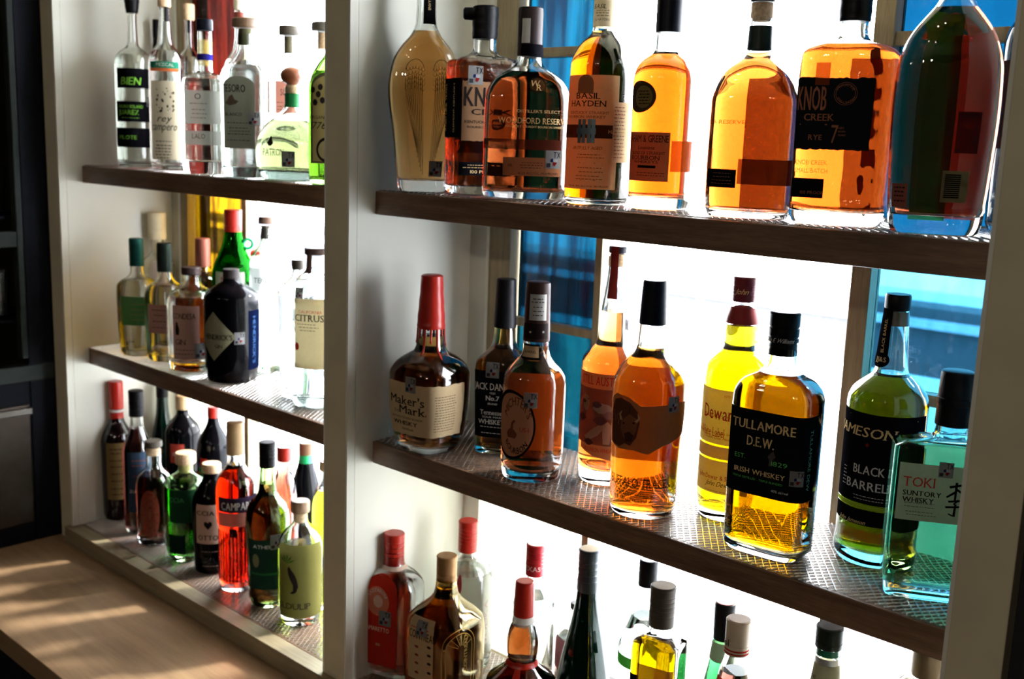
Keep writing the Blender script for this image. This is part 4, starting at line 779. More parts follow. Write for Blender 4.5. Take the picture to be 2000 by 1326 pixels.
b = B('vodka_bottle', 'clear bottle with ribbed red screw cap near the corner of the right bay', S3, 907, [(None, 48), (1300, 52), (1120, 52), (1104, 46), (1094, 30), (1086, 20), (1076, 17), (1040, 17)], Y=0.185, liq=CLR, fill=1110, gmat=smoky(dens=18), group=G_R3)
b.cap('screw', 1016, 1075, 18.5, RED, name='screw_cap', rings=4); b.label(892, 902, 1122, 1162, solid((.20, .02, .02), .5), 'ell', name='red_oval'); b.text('VODKA', 948, 1215, 10, film((.75, .25, .2), .4), rot=90, w=90, parent=None)
b = B('vodka_bottle', 'clear bottle with red screw cap lettered TEX behind the gourd-necked bottle', S3, 1034, [(None, 38), (1300, 41), (1180, 41), (1162, 37), (1150, 26), (1140, 18), (1122, 16), (1080, 16)], Y=0.148, liq=CLR, fill=1160, gmat=smoky(dens=18), group=G_R3)
b.cap('screw', 1061, 1121, 18.5, solid((.36, .015, .02), .35), name='screw_cap', rings=4, top=solid((.7, .6, .55), .5)); b.captext('TEXAS', 1036, 1111, 9, WHT, serif=True)

b = B('liqueur_bottle', 'round dark orange liqueur bottle with gourd neck, red capsule and red ribbon', S3, 1013, [(None, 66), (1450, 66), (1370, 71), (1345, 71), (1326, 68), (1308, 48), (1296, 34), (1287, 27), (1270, 30), (1250, 31), (1230, 28), (1212, 22), (1198, 19), (1160, 18)], Y=0.068, liq=(.10, .004, 1e-4), fill=1218, group=G_R3)
b.cap('foil', 1134, 1200, 18.5, RED, name='red_capsule', hw1=20, top=solid((.42, .10, .07), .5)); b.band(1200, 1212, WHT, name='white_neck_band'); b.band(1283, 1293, RED, name='red_ribbon', off=.0012); b.label(1004, 1016, 1293, 1340, RED, name='ribbon_tail', off=.0012)
b = B('wine_bottle', 'tall dark green bottle with sloping shoulders and dark ribbed cap on the lowest board', S3, 1133, [(None, 54), (1400, 56), (1350, 54), (1305, 48), (1253, 38), (1208, 28), (1160, 21), (1120, 19)], Y=0.15, opaque=mat('dark_green_glass', lambda nt, out: (lambda p, t, m, f: (p.inputs['Base Color'].__setattr__('default_value', (.001, .012, .008, 1)), p.inputs['Roughness'].__setattr__('default_value', .06), t.inputs[0].__setattr__('default_value', (.0, .05, .02, 1)), m.inputs[0].__setattr__('default_value', .25), nt.links.new(p.outputs[0], m.inputs[1]), nt.links.new(t.outputs[0], m.inputs[2]), nt.links.new(m.outputs[0], out.inputs[0])))(nt.nodes.new('ShaderNodeBsdfPrincipled'), nt.nodes.new('ShaderNodeBsdfTransparent'), nt.nodes.new('ShaderNodeMixShader'), None)), group=G_R3, cat='bottle')
DG = MC['dark_green_glass']
b.cap('screw', 1071, 1152, 20, solid((.02, .03, .035), .35), name='long_screw_cap', rings=3, top=solid((.35, .28, .16), .5), hw1=21)
b = B('liqueur_bottle', 'dark squat bottle half behind the tall dark green wine bottle', S3, 1119, [(None, 37), (1300, 40), (1250, 40), (1232, 33), (1222, 20), (1210, 14), (1185, 13)], Y=0.212, liq=(.08, .03, .02), fill=1240, group=G_R3); b.cap('disc', 1176, 1188, 14, BLACKC, name='stopper_top'); b.label(1078, 1120, 1250, 1310, paper((.45, .2, .2), .3), name='label')
b = B('rum_bottle', 'clear bottle with black and white banded cap lettered RUM below the shelf', S3, 1245, [(None, 46), (1330, 48), (1262, 50), (1240, 44), (1215, 33), (1180, 24), (1150, 19), (1110, 16)], Y=0.18, liq=CLR, fill=1200, group=G_R3, gmat=smoky((.7,.95,.8)))
b.cap('foil', 1092, 1142, 18, BLACKC, name='cap'); b.label(1238, 1274, 1106, 1132, WHT, name='cap_band', off=.0009); b.captext('RUM', 1258, 1124, 9, INK, serif=True); b.label(1196, 1240, 1258, 1300, film((.75, .8, .7), .8), name='label'); b.label(1196, 1240, 1280, 1302, paper((.05, .25, .03), .4), name='green_label_band', off=.0005); 
b = B('liqueur_bottle', 'square golden bottle with grey ribbed cap near the middle of the lowest board', S3, 1268, [(None, 50), (1400, 53), (1265, 54), (1250, 52), (1243, 40), (1237, 28), (1228, 22), (1180, 21)], Y=0.075, ratio=.85, n=6, face=-22, liq=(.65, .28, 1e-6), fill=1241, group=G_R3)
b.cap('screw', 1143, 1220, 24, GREYC, name='ribbed_cap', rings=4, top=solid((.42, .38, .27), .5)); b.label(1216, 1245, 1310, 1400, BLK, name='front_label'); b.label(1242, 1312, 1304, 1400, film((.30, .06, .03), .9), name='back_label')
b = B('liqueur_bottle', 'dark capped green bottle with red seal on top behind the N°1 bottle', S3, 1389, [(None, 44), (1500, 46), (1400, 44), (1330, 32), (1288, 24), (1240, 19), (1200, 18)], Y=0.165, liq=(.002, .10, .01), fill=1287, group=G_R3, gl=(.80, .97, .82))
b.cap('foil', 1175, 1246, 20, BLACKC, name='black_capsule', top=solid((.40, .08, .06), .5), hw1=19); b.band(1250, 1284, paper((.30, .32, .24), .3), name='neck_label')
b = B('liqueur_bottle', 'bottle of dark aperitif with cream cap lettered N°1', S3, 1408, [(None, 48), (1460, 50), (1400, 46), (1350, 37), (1310, 30), (1275, 21), (1240, 20)], Y=0.075, liq=(.05, .004, .002), fill=1308, group=G_R3)
b.cap('screw', 1208, 1274, 23, solid((.52, .44, .33), .5), name='cream_cap', top=solid((.55, .47, .36), .5)); b.captext('No1', 1417, 1250, 13, INK, serif=True); b.band(1262, 1265, REDI, off=.0022, name='red_line'); b.band(1268, 1271, REDI, off=.0022, name='red_line'); b.label(1384, 1430, 1322, 1400, paper((.6, .06, .03), .3), name='front_label')
b = B('liqueur_bottle', 'pale anise bottle with dark green cap and silver neck ring, lettered HERBSAINT', S3, 1573, [(None, 50), (1560, 52), (1460, 50), (1400, 38), (1340, 29), (1290, 23), (1262, 21), (1240, 20)], Y=0.085, liq=(.6, .75, .35), fill=1300, group=G_R3)
b.cap('screw', 1222, 1262, 25, solid((.018, .025, .02), .45), name='screw_cap', top=solid((.05, .055, .05), .5)); b.band(1264, 1276, solid((.01, .12, .06), .3), name='green_ring'); b.band(1279, 1291, SILV, name='silver_ring', off=.0012); b.band(1292, 1400, paper((.48, .46, .30), .4), name='neck_label'); b.text('HERBSAINT', 1574, 1313, 7, INK, w=44, serif=True)
b = B('decanter', 'round clear decanter with brown cap under the right end of the shelf', S3, 1760, [(None, 60), (1420, 72), (1375, 70), (1345, 58), (1326, 40), (1316, 26), (1300, 22), (1280, 21)], Y=0.14, liq=(.85, .75, .35), fill=1350, group=G_R3, gmat=glass((.98, .97, .9), bmp=.8, scale=40)); b.cap('disc', 1262, 1318, 31, solid((.16, .11, .06), .35, .4), name='brown_cap')

# ================= left bay, upper shelf
b = B('tequila_bottle', 'clear bottle with three black labels and green BIEN lettering nearest the left panel', S1, 266, [(None, 33), (300, 34), (130, 35.5), (112, 33), (100, 24), (92, 13), (84, 10), (30, 9), (0, 9)], Y=0.115, liq=(.94, .95, .90), fill=108, group=G_L1)
b.cap('wax', -14, 26, 14.5, BLACKC, name='black_stopper', hw1=11); NG = paper((.20, .50, .05), 0)
b.label(229, 290, 133, 172, BLK, name='upper_label'); b.text('BIEN', 256, 158, 14, NG, w=38, shear=.15, bold=.02); b.label(229, 298, 198, 238, BLK, name='middle_label', off=.0005); b.text('MAURO BOLANO', 256, 208, 6, NG, w=46); b.text('JUAREZ', 252, 219, 9, NG, w=38, bold=.01); b.lines(234, 275, [230], NG, 1); b.label(229, 298, 250, 288, BLK, name='lower_label'); b.text('PILOTE', 251, 268, 7, NG, w=32); b.stamp(292, 199, 8)
b = B('mezcal_bottle', 'clear mezcal bottle with green and orange band and cream Rey Campero label', S1, 328, [(None, 30), (300, 32), (120, 32), (104, 28), (94, 20), (86, 15), (60, 12), (20, 10.5), (0, 10.5)], Y=0.105, liq=CLR, fill=100, group=G_L1)
b.cap('disc', -10, 14, 12, CORK, name='cork_stopper'); b.label(320, 329, -8, 42, BLACKC, name='capsule_strip', off=.0008); b.label(297, 349, 120, 133, paper((.02, .20, .12), .3), name='green_band', ext=(6, 0)); b.text('MEZCAL', 322, 126, 6, WHT, w=34); b.label(297, 349, 133, 139, paper((.6, .15, .05), .4), name='orange_band', ext=(6, 0))
b.label(299, 352, 158, 312, paper((.66, .58, .42), .42), name='front_label', ext=(4, 0)); b.text('rey', 322, 231, 13, INK, shear=.35, bold=.01); b.text('campero', 322, 247, 15, INK, w=48, shear=.35, bold=.01); b.lines(302, 335, [276, 284, 290, 296, 302, 308], INK, 1.6)
rg = random.Random(5)
for i in range(26):
    x_, y_ = 306+rg.random()*34, 172+rg.random()*48; a_ = rg.uniform(.0012, .0035); b.patch('ink_flower', [((a_*(1.0 if q % 2 else .45))*math.cos(q*math.pi/5), (a_*(1.0 if q % 2 else .45))*math.sin(q*math.pi/5)*1.3) for q in range(10)], *b.loc(x_, y_), INK, .0006, parent=b.last)
b = B('tequila_bottle', 'clear long-necked bottle with pale cork behind the mezcal', S1, 374, [(None, 27), (300, 28), (140, 28), (118, 25), (104, 16), (96, 10), (80, 8), (40, 8), (20, 8)], Y=0.19, liq=(.95, .92, .90), fill=112, group=G_L1); b.cap('disc', 8, 40, 11, CORK, name='cork_stopper'); b.label(366, 371, 8, 64, BLACKC, name='capsule_strip', off=.0013)
b = B('tequila_bottle', 'clear bottle with black neck sleeve half hidden at the back of the left bay', S1, 311, [(None, 26), (300, 28), (140, 28), (115, 22), (98, 9), (60, 6), (48, 6)], Y=0.205, liq=CLR, fill=118, group=G_L1); b.cap('foil', 38, 94, 6.5, BLACKC, name='black_sleeve')
b = B('tequila_bottle', 'square clear bottle with blue cap and frosted LALO label', S1, 404, [(None, 42), (320, 44), (170, 45), (156, 42), (148, 32), (143, 18), (138, 14), (70, 13.5), (62, 13.5)], Y=0.075, n=3, face=-8, liq=(.98, .98, .93), fill=155, tb=.022, group=G_L1)
b.cap('disc', 38, 60, 15.5, NAVYC, name='blue_black_cap'); b.band(78, 128, film((.70, .52, .12), .35), name='neck_sleeve'); b.band(106, 118, paper((.02, .02, .20), .2), name='blue_neck_band', off=.0007); b.label(361, 440, 177, 242, film((.62, .64, .58), .8), name='front_label'); b.text('O', 386, 188, 11, INK); b.lines(370, 405, [202, 214, 222, 230], INK, 1); b.label(361, 440, 256, 283, film((.62, .64, .58), .8), name='name_label'); b.text('LALO', 388, 266, 9, INK, w=25)
b = B('tequila_bottle', 'clear bottle with broad dark wooden stopper and grey arched TESORO label', S1, 481, [(None, 42), (325, 45), (150, 47), (138, 44), (126, 34), (112, 21), (98, 15), (88, 14), (66, 13.5)], Y=0.085, ratio=.75, n=3.6, face=-18, liq=CLR, fill=128, tb=.016, gmat=smoky(), group=G_L1)
b.cap('disc', 36, 55, 24, WOODC, name='wooden_stopper'); b.cork(57, 88, 12, solid((.10, .10, .05), .8), name='dark_cork'); b.label(437, 498, 148, 290, paper((.20, .20, .15), .3), 'arch', name='front_label'); b.text('TESORO', 479, 173, 14, INK, al='r', asp=.6, bold=.02); b.text('BLANCO', 456, 223, 6, INK); b.label(440, 466, 184, 206, paper((.10, .07, .05), .1), [(-1, -.6), (-.3, -1), (.6, -.7), (1, -.2), (.4, .1), (.1, 1), (-.4, .6), (-.6, 0)], name='hat_drawing', off=.0006, parent=b.last); b.lines(442, 490, [240, 250, 256, 262, 274], INK, 1.2); b.stamp(496, 232, 11)
b = B('tequila_bottle', 'clear bottle with T-shaped stopper and pink label behind the ball-topped bottle', S1, 566, [(None, 34), (300, 36), (160, 36), (142, 32), (126, 20), (112, 12), (100, 11), (70, 11)], Y=0.20, liq=CLR, fill=140, gmat=smoky(), group=G_L1)
b.cap('disc', 51, 70, 20, GREYC, name='wooden_stopper'); b.cork(72, 104, 10, solid((.20, .17, .10), .8)); b.label(538, 585, 158, 222, paper((.62, .25, .18), .4), name='pink_label'); b.text('SORO', 548, 180, 12, INK, asp=.6, al='l'); b.lines(540, 556, [200, 208, 214], INK, 1.2)
b = B('tequila_bottle', 'clear bottle with flat wooden T-stopper right behind the olive bottle', S1, 630, [(None, 34), (300, 36), (160, 36), (142, 32), (126, 20), (112, 12), (100, 11), (60, 11)], Y=0.19, liq=CLR, fill=140, gmat=smoky(), group=G_L1); b.cap('disc', 44, 62, 22, GREYC, name='wooden_stopper'); b.cork(64, 96, 10, CORK)
b = B('tequila_bottle', 'squat clear tequila bottle with a round ball stopper and green neck ribbon', S1, 571, [(None, 58), (325, 68), (300, 70), (280, 68), (258, 60), (240, 46), (226, 30), (214, 18), (205, 14), (170, 14)], Y=0.10, ratio=.62, n=3, face=-20, liq=(.30, .32, .12), fill=236, tb=.016, group=G_L1, gmat=smoky(dens=60))
b.cap('ball', 130, 167, 22.5, solid((.20, .06, .025), .3, coat=.5), name='ball_stopper'); b.cork(166, 186, 11.5, CORK); b.band(183, 209, solid((.01, .14, .04), .45), name='green_ribbon'); b.text('PATRON', 534, 297, 13, INK, w=40, serif=True, parent=None); b.label(520, 536, 266, 286, INK, [(-.8, -.3), (-.3, -.9), (.3, -.9), (.8, -.3), (.4, .3), (.2, 1), (-.2, 1), (-.4, .3)], name='bee_mark'); b.stamp(563, 311, 13)
b = B('tequila_bottle', 'olive green bottle with ornate yellow label beside the centre post', S1, 652, [(None, 46), (330, 48), (175, 49), (150, 44), (130, 34), (112, 22), (98, 14), (60, 13)], Y=0.075, ratio=.7, n=3, face=-10, liq=(.06, .10, .01), fill=140, group=G_L1, gl=(.6, .72, .45))
b.cap('disc', 24, 50, 18, GREYC, name='stopper'); b.label(607, 690, 140, 320, paper((.10, .09, .05), .2), 'arch', name='front_label'); b.label(611, 690, 146, 316, paper((.42, .34, .13), .3), 'arch', name='label_face', off=.0006, parent=b.last); b.text('1776', 622, 245, 13, INK, shear=.3, off=.0009); b.text('ORGANIC', 622, 229, 6, INK, off=.0009); b.label(618, 660, 268, 318, INK, 'ell', name='oval_seal', off=.0008, parent=b.last); b.label(622, 656, 274, 312, paper((.38, .32, .15), .3), 'ell', name='seal_face', off=.0011, parent=b.last)
for x_, y_ in ((612, 175), (626, 170), (616, 200), (630, 196), (622, 184)): b.patch('leaf_ornament', [(.004*math.cos(q*.7), .005*math.sin(q*.7)) for q in range(9)], *b.loc(x_, y_), INK, .0012)
b = B('tequila_bottle', 'tall clear bottle with cream stopper and maroon neck tag, cut off by the top edge', S1, 471, [(None, 30), (300, 33), (150, 33), (125, 29), (108, 20), (92, 12), (60, 9), (20, 9)], Y=0.20, liq=CLR, fill=118, group=G_L1); b.cap('disc', -30, 20, 11, solid((.6, .55, .42), .5), name='cream_stopper'); b.band(24, 44, solid((.14, .03, .02), .5), name='neck_tag')

# ================= left bay, middle shelf
b = B('gin_bottle', 'square clear bottle with teal foil neck and green label, first on the gin shelf', S2, 272, [(None, 31), (680, 34), (572, 39), (556, 38), (546, 30), (538, 17), (532, 13), (525, 12.5), (475, 12)], yb=695, n=3.2, face=-30, liq=(.94, .94, .90), fill=545, tb=.012, group=G_L2)
b.cap('foil', 465, 519, 13.5, solid((.01, .07, .055), .4, .3, bmp=.5), name='teal_foil'); b.label(237, 290, 580, 636, paper((.10, .28, .10), .4), name='green_label'); b.lines(252, 285, [595, 605, 615, 625], paper((.3, .25, .1), 0), 1.5)
b = B('gin_bottle', 'clear bottle of pink-tinted gin with blackish green foil neck', S2, 326, [(None, 34), (685, 37), (585, 40), (566, 37), (556, 28), (546, 17), (540, 14), (534, 13), (485, 13)], yb=706, n=3, face=-30, liq=(.95, .91, .90), fill=556, tb=.012, group=G_L2)
b.cap('foil', 474, 530, 14.5, solid((.014, .022, .017), .4, .3, bmp=.5), name='dark_foil'); b.label(290, 350, 596, 652, paper((.45, .24, .20), .35), name='pink_label'); b.lines(296, 326, [606, 616, 628, 640], INK, 1.4)
b = B('gin_bottle', 'squat clear bottle with short neck and pink CONDESA GIN label', S2, 377, [(None, 44), (705, 45), (600, 47), (580, 45), (568, 38), (560, 24), (552, 18.5), (540, 18), (532, 18)], yb=727, liq=(.95, .92, .90), fill=576, tb=.016, group=G_L2)
b.cap('disc', 521, 536, 18.5, solid((.04, .025, .025), .4), name='dark_stopper'); b.label(338, 390, 598, 702, paper((.52, .30, .24), .4), name='front_label'); b.text('CONDESA', 360, 618, 11, INK, w=44, bold=.01); b.text('GIN', 352, 668, 10, INK, serif=True); b.patch('lady_drawing', [(-.003, -.012), (.004, -.012), (.005, 0), (.002, .008), (.001, .013), (-.002, .013), (-.003, .007), (-.004, 0)], *b.loc(346, 642), INK, .0006, parent=b.last); b.lines(342, 380, [684, 692], INK, 1.2); b.stamp(394, 685)
b = B('gin_bottle', 'tall bottle with cream cap and thin red stripe at the back of the gin shelf', S2, 312, [(None, 30), (650, 32), (525, 32), (508, 28), (496, 16), (488, 12), (470, 12), (440, 12)], Y=0.20, liq=(.95, .93, .90), fill=520, group=G_L2); b.cap('foil', 414, 467, 16.5, solid((.70, .62, .42), .5), name='cream_cap'); b.band(432, 435, REDI, name='red_stripe', off=.0032); b.label(296, 330, 512, 560, paper((.6, .5, .4), .4), name='label')
b = B('gin_bottle', 'dark amber bottle with pink foil cap behind the squat pink-label bottle', S2, 399, [(None, 30), (650, 34), (555, 35), (540, 30), (530, 17), (524, 13), (490, 12)], Y=0.19, liq=(.15, .02, .003), fill=530, group=G_L2); b.cap('foil', 465, 520, 14, solid((.36, .11, .075), .4, .2, bmp=.4), name='pink_foil')
b = B('gin_bottle', 'bright green bottle with red cap, glass ring and red wax seal', S2, 458, [(None, 38), (690, 41), (535, 41), (520, 38), (500, 30), (484, 23), (470, 19), (456, 16.5), (430, 16)], Y=0.198, liq=(.25, .70, .06), fill=508, group=G_L2, gl=(.05, .50, .06))
b.cap('screw', 409, 452, 16.5, RED, name='red_cap'); b.label(424, 478, 532, 600, WHT, name='front_label', ext=(4, 0)); b.text('MAH', 444, 548, 14, REDI, asp=.6)
ph_, z_ = b.loc(478, 476); n_ = b.world(np.array([ph_]), z_, .008)[0]-np.array([b.X, b.Y, b.shelf]); c_, q_ = math.cos(-R(b.rot)), math.sin(-R(b.rot)); lp = Vector((c_*n_[0]-q_*n_[1], q_*n_[0]+c_*n_[1], z_))
V, F = [], []
for i in range(24):
    for j in range(8): a_, e_ = 2*math.pi*i/24, 2*math.pi*j/8; V.append(((.009+.0032*math.cos(e_))*math.cos(a_), .0032*math.sin(e_), (.009+.0032*math.cos(e_))*math.sin(a_)))
for i in range(24):
    for j in range(8): F.append((i*8+j, ((i+1) % 24)*8+j, ((i+1) % 24)*8+(j+1) % 8, i*8+(j+1) % 8))
o_ = link('glass_ring', mesh(V, F, True), solid((.005, .20, .08), .15), b.root); o_.location = lp; o_.rotation_euler = (0, 0, R(b.cam_phi-b.rot))
o_ = lathe('wax_seal', [(0, .006), (.001, .0085), (.003, .0085), (.004, .007)], RED, b.root, 20); o_.location = lp+Vector((math.cos(R(b.cam_phi-b.rot))*.012, math.sin(R(b.cam_phi-b.rot))*.012, -.020)); o_.rotation_euler = (R(90), 0, R(b.cam_phi-b.rot))
b = B('gin_bottle', "black apothecary bottle with diamond label lettered HENDRICK'S", S2, 454, [(None, 47), (738, 50), (595, 53), (578, 52.5), (570, 48), (553, 24), (549, 17), (540, 15.5), (532, 15.5)], yb=750, opaque=mat('black_glass', lambda nt, out: (lambda p: (p.inputs['Specular IOR Level'].__setattr__('default_value', .12), p.inputs['Base Color'].__setattr__('default_value', (.0015, .0015, .0022, 1)), p.inputs['Roughness'].__setattr__('default_value', .12), nt.links.new(p.outputs[0], out.inputs[0])))(nt.nodes.new('ShaderNodeBsdfPrincipled'))), group=G_L2)
BG = MC['black_glass']
b.cap('screw', 525, 549, 15.5, solid((.03, .025, .025), .6), name='black_stopper'); b.label(402, 461, 610, 706, paper((.22, .21, .13), .05), 'dia', name='diamond_label', ext=(18, 0)); b.text("HENDRICK'S", 454, 660, 10, K, al='r', asp=.75, serif=True, bold=.02); b.text('GIN', 420, 676, 7, K, serif=True, al='l'); b.stamp(468, 661, 10)
b.label(486, 506, 606, 720, paper((.0015, .003, .012), 0), name='side_panel', off=.0006); b.text("HENDRICK'S", 496, 663, 8, paper((.02, .05, .12), 0), rot=-90, w=92, bold=.02, off=.001)
b = B('gin_bottle', 'tall clear bottle with brown stopper and frosted TEN label', S2, 521, [(None, 28), (700, 31), (520, 32), (504, 29), (490, 22), (478, 14), (468, 11), (445, 10)], Y=0.21, liq=CLR, fill=500, group=G_L2, gmat=smoky((.7,.95,.8)))
b.cap('disc', 423, 437, 14, solid((.12, .07, .05), .5), name='brown_stopper'); b.cork(440, 466, 9, GREYC, name='grey_cork'); b.label(488, 552, 525, 569, film((.62, .66, .60), .75), name='front_label'); b.text('TEN', 507, 548, 10, INK); b.label(510, 518, 690, 722, film((.05, .45, .12), .7), [(-1, -1), (0, -1), (1, .6), (.4, 1), (-.2, .2)], name='green_leaf_print')
b = B('gin_bottle', 'clear bottle with dark stopper between the TEN bottle and the citrus bottle', S2, 582, [(None, 32), (710, 36), (575, 37), (560, 33), (548, 22), (538, 14), (528, 11), (515, 11)], Y=0.13, liq=CLR, fill=556, group=G_L2, gmat=smoky((.85,.88,1))); b.cap('disc', 507, 526, 12, GREYC, name='grey_stopper'); b.text('SQUARE', 568, 698, 9, film((.3, .35, .6), .7), parent=None, serif=True)
b = B('vodka_bottle', 'large clear bottle with cream CITRUS label beside the centre post', S2, 617, [(None, 42), (778, 46), (570, 47), (552, 44), (540, 34), (531, 24), (524, 20), (510, 19), (495, 19)], yb=797, ratio=.85, n=2.6, face=-20, liq=(.97, .97, 1.0), fill=545, tb=.018, gmat=smoky(), group=G_L2)
b.cap('disc', 484, 497, 22, solid((.05, .03, .025), .5), name='dark_stopper'); b.label(600, 610, 497, 534, solid((.10, .05, .04), .5), name='seal_strip', off=.0012); b.label(576, 662, 585, 722, paper((.58, .47, .26), .45), name='front_label'); b.lines(577, 660, [588, 592, 714, 718], INK, 3, dash=False, jit=0); b.text('ST. GEORGE', 608, 592, 5, GOLD, off=.0009); b.text('CALIFORNIA', 606, 610, 6, REDI, w=46); b.text('CITRUS', 605, 622, 13, INK, w=56, serif=True, bold=.02); b.text('VODKA', 610, 718, 5, GOLD, off=.0009); b.lines(580, 622, [634, 640, 646], INK, 1.2); b.patch('fruit_drawing', [(.005*math.cos(q*.7), .007*math.sin(q*.7)) for q in range(9)], *b.loc(580, 676), REDI, .0006, parent=b.last); b.stamp(584, 572, 9)

# ================= left bay, lowest board
DR = mat('dark_red_glass', lambda nt, out: (lambda p: (p.inputs['Base Color'].__setattr__('default_value', (.005, .0015, .002, 1)), p.inputs['Roughness'].__setattr__('default_value', .08), nt.links.new(p.outputs[0], out.inputs[0])))(nt.nodes.new('ShaderNodeBsdfPrincipled')))
b = B('vermouth_bottle', 'dark bottle with tall red capsule, first on the lowest board of the left bay', S3, 234, [(None, 27), (1000, 29), (862, 31), (845, 27), (832, 20), (820, 14), (806, 12.5), (780, 12.5)], yb=1017, opaque=DR, group=G_L3)
b.cap('foil', 744, 797, 13.5, RED, name='red_capsule'); b.label(228, 252, 770, 784, GOLD, name='capsule_emblem', off=.0012); b.band(798, 803, WHT, name='white_ring', off=.0008); b.band(803, 815, RED, name='red_band'); b.label(209, 250, 866, 976, paper((.22, .15, .06), .1), name='front_label'); b.lines(213, 243, [878, 886, 900, 912, 926, 940, 955, 966], paper((.08, .02, .02), 0), 2)
b = B('liqueur_bottle', 'black-capped dark red bottle with dusky blue label beside the red-capped one', S3, 273, [(None, 25), (1020, 27), (880, 28), (862, 24), (848, 18), (830, 13), (814, 12), (790, 12)], yb=1042, liq=(.10, .001, .001), fill=835, group=G_L3)
b.cap('screw', 762, 812, 14, BLACKC, name='black_cap', rings=2); b.label(250, 292, 884, 1000, paper((.035, .06, .10), .15), name='blue_label'); b.text('ZUCCA', 268, 960, 6, LGREY, al='c'); b.lines(256, 284, [900, 910, 930], paper((.2, .06, .04), 0), 2)
b = B('liqueur_bottle', 'short dark red bottle with grey stopper and orange lace pattern', S3, 304, [(None, 31), (1045, 33), (945, 34), (928, 30), (918, 22), (912, 16), (905, 14.5), (875, 14.5)], yb=1067, liq=(.07, .002, .0005), fill=925, tb=.014, group=G_L3)
b.cap('disc', 860, 872, 16.5, GREYC, name='grey_stopper'); b.cork(874, 888, 12, CORK); b.label(275, 312, 958, 1052, film((.45, .09, .05), .55), 'ell', name='lace_pattern')
for q in range(3):
    for i in range(14): a_ = i*2*math.pi/14; b.patch('lace_dot', [(.0013*math.cos(k*1.57), .0013*math.sin(k*1.57)) for k in range(4)], *b.loc(293+(15-q*5)*math.cos(a_), 1005+(40-q*13)*math.sin(a_)), paper((.04, .01, .01), 0), .0006, parent=b.last)
b = B('liqueur_bottle', 'bright green liqueur bottle with wooden T-shaped cork', S3, 366, [(None, 36), (1082, 40), (950, 43), (934, 38), (926, 26), (920, 16), (914, 14), (900, 14)], yb=1098, liq=(.004, .12, .0006), fill=945, tb=.012, group=G_L3, gl=(.86, .98, .80))
b.cap('disc', 883, 904, 19.5, CORK, name='cork_top'); b.cork(905, 921, 12.5, CORK); b.label(331, 388, 958, 1022, paper((.012, .05, .022), .15), name='front_label'); b.text('CCIA', 344, 977, 9, paper((.06, .22, .09), 0), bold=.02); b.text('OTTO', 344, 1028-2, 9, paper((.06, .22, .09), 0), bold=.02); b.label(331, 362, 1046, 1082, paper((.006, .02, .012), 0), name='lower_label')
b = B('liqueur_bottle', 'near-black bottle with cork and cream label lettered CCIA OTTO', S3, 416, [(None, 34), (1105, 36), (985, 38), (965, 34), (950, 26), (935, 18), (925, 15), (910, 15)], yb=1122, opaque=BG, group=G_L3)
b.cap('disc', 904, 921, 18, CORK, name='cork_top'); b.label(384, 431, 987, 1063, paper((.52, .36, .28), .1), name='front_label'); b.text('CCIA', 402, 1003, 9, INK, w=34, bold=.03); b.text('OTTO', 407, 1051, 10, INK, w=38, bold=.03); b.patch('heart_drawing', [(0, -.009), (.008, 0), (.007, .006), (.002, .007), (0, .004), (-.003, .007), (-.008, .005), (-.007, -.001)], *b.loc(406, 1026), INK, .0006, parent=b.last); b.lines(390, 428, [1078, 1106], paper((.3, .22, .2), 0), 1.2)
b = B('liqueur_bottle', 'bright red-orange ribbed bottle with tan cap and AMPARI band', S3, 463, [(None, 31), (1140, 33), (1030, 33), (1012, 37), (962, 38.5), (944, 38), (930, 34), (918, 25), (908, 18), (898, 15), (880, 14.5)], yb=1157, liq=(.30, .0010, 1e-5), fill=905, group=G_L3)
b.cap('foil', 823, 886, 16.5, TAN, name='tan_cap'); b.label(431, 502, 973, 1001, paper((.03, .02, .04), .1), name='name_band', ext=(6, 0)); b.text('CAMPARI', 489, 985, 15, WHT, al='r', asp=.62, bold=.03); b.label(431, 498, 1003, 1029, paper((.62, .30, .24), .4), name='pale_band', ext=(6, 0))
ph0_ = R(b.cam_phi-b.rot)
for i in range(15):
    a_ = ph0_+R(-84+12*i); zA, zB = b.loc(463, 1138)[1], b.loc(463, 1040)[1]; q_ = b.at(zA)[0]+.0002; V, F = [], []
    for z_ in (zA, zB):
        for e_, w_ in ((-.002, 0), (0, .0014), (.002, 0)): V.append((math.sin(a_)*(q_+w_)+math.cos(a_)*e_, -math.cos(a_)*(q_+w_)+math.sin(a_)*e_, z_))
    F = [(0, 1, 4, 3), (1, 2, 5, 4), (0, 2, 1), (3, 4, 5), (0, 3, 5, 2)]; link('glass_rib', mesh(V, F), glass((.95, .30, .25)), b.root)
b.label(448, 462, 1034, 1050, K, name='dark_tab')
b = B('liqueur_bottle', 'bell-shaped dark red bottle with black ribbed cap and green-black ATHEUS label', S3, 524, [(None, 33), (1172, 36), (1100, 39), (1020, 43), (996, 41), (980, 34), (968, 23), (956, 17.5), (930, 15.5), (912, 14.5), (880, 14)], yb=1188, liq=(.035, .002, .0005), fill=942, tb=.010, group=G_L3, gl=(.78, .88, .66))
b.cap('screw', 862, 911, 15.5, BLACKC, name='black_cap', rings=3); b.label(489, 546, 1056, 1152, paper((.015, .045, .03), .15), name='front_label'); b.text('ATHEUS', 517, 1069, 7, LGREY, w=44); b.label(494, 506, 1082, 1108, paper((.15, .16, .08), 0), 'ell', name='oval_mark', off=.0006, parent=b.last); b.label(492, 548, 1120, 1124, paper((.02, .11, .04), 0), name='green_line', off=.0006); b.stamp(541, 1058)
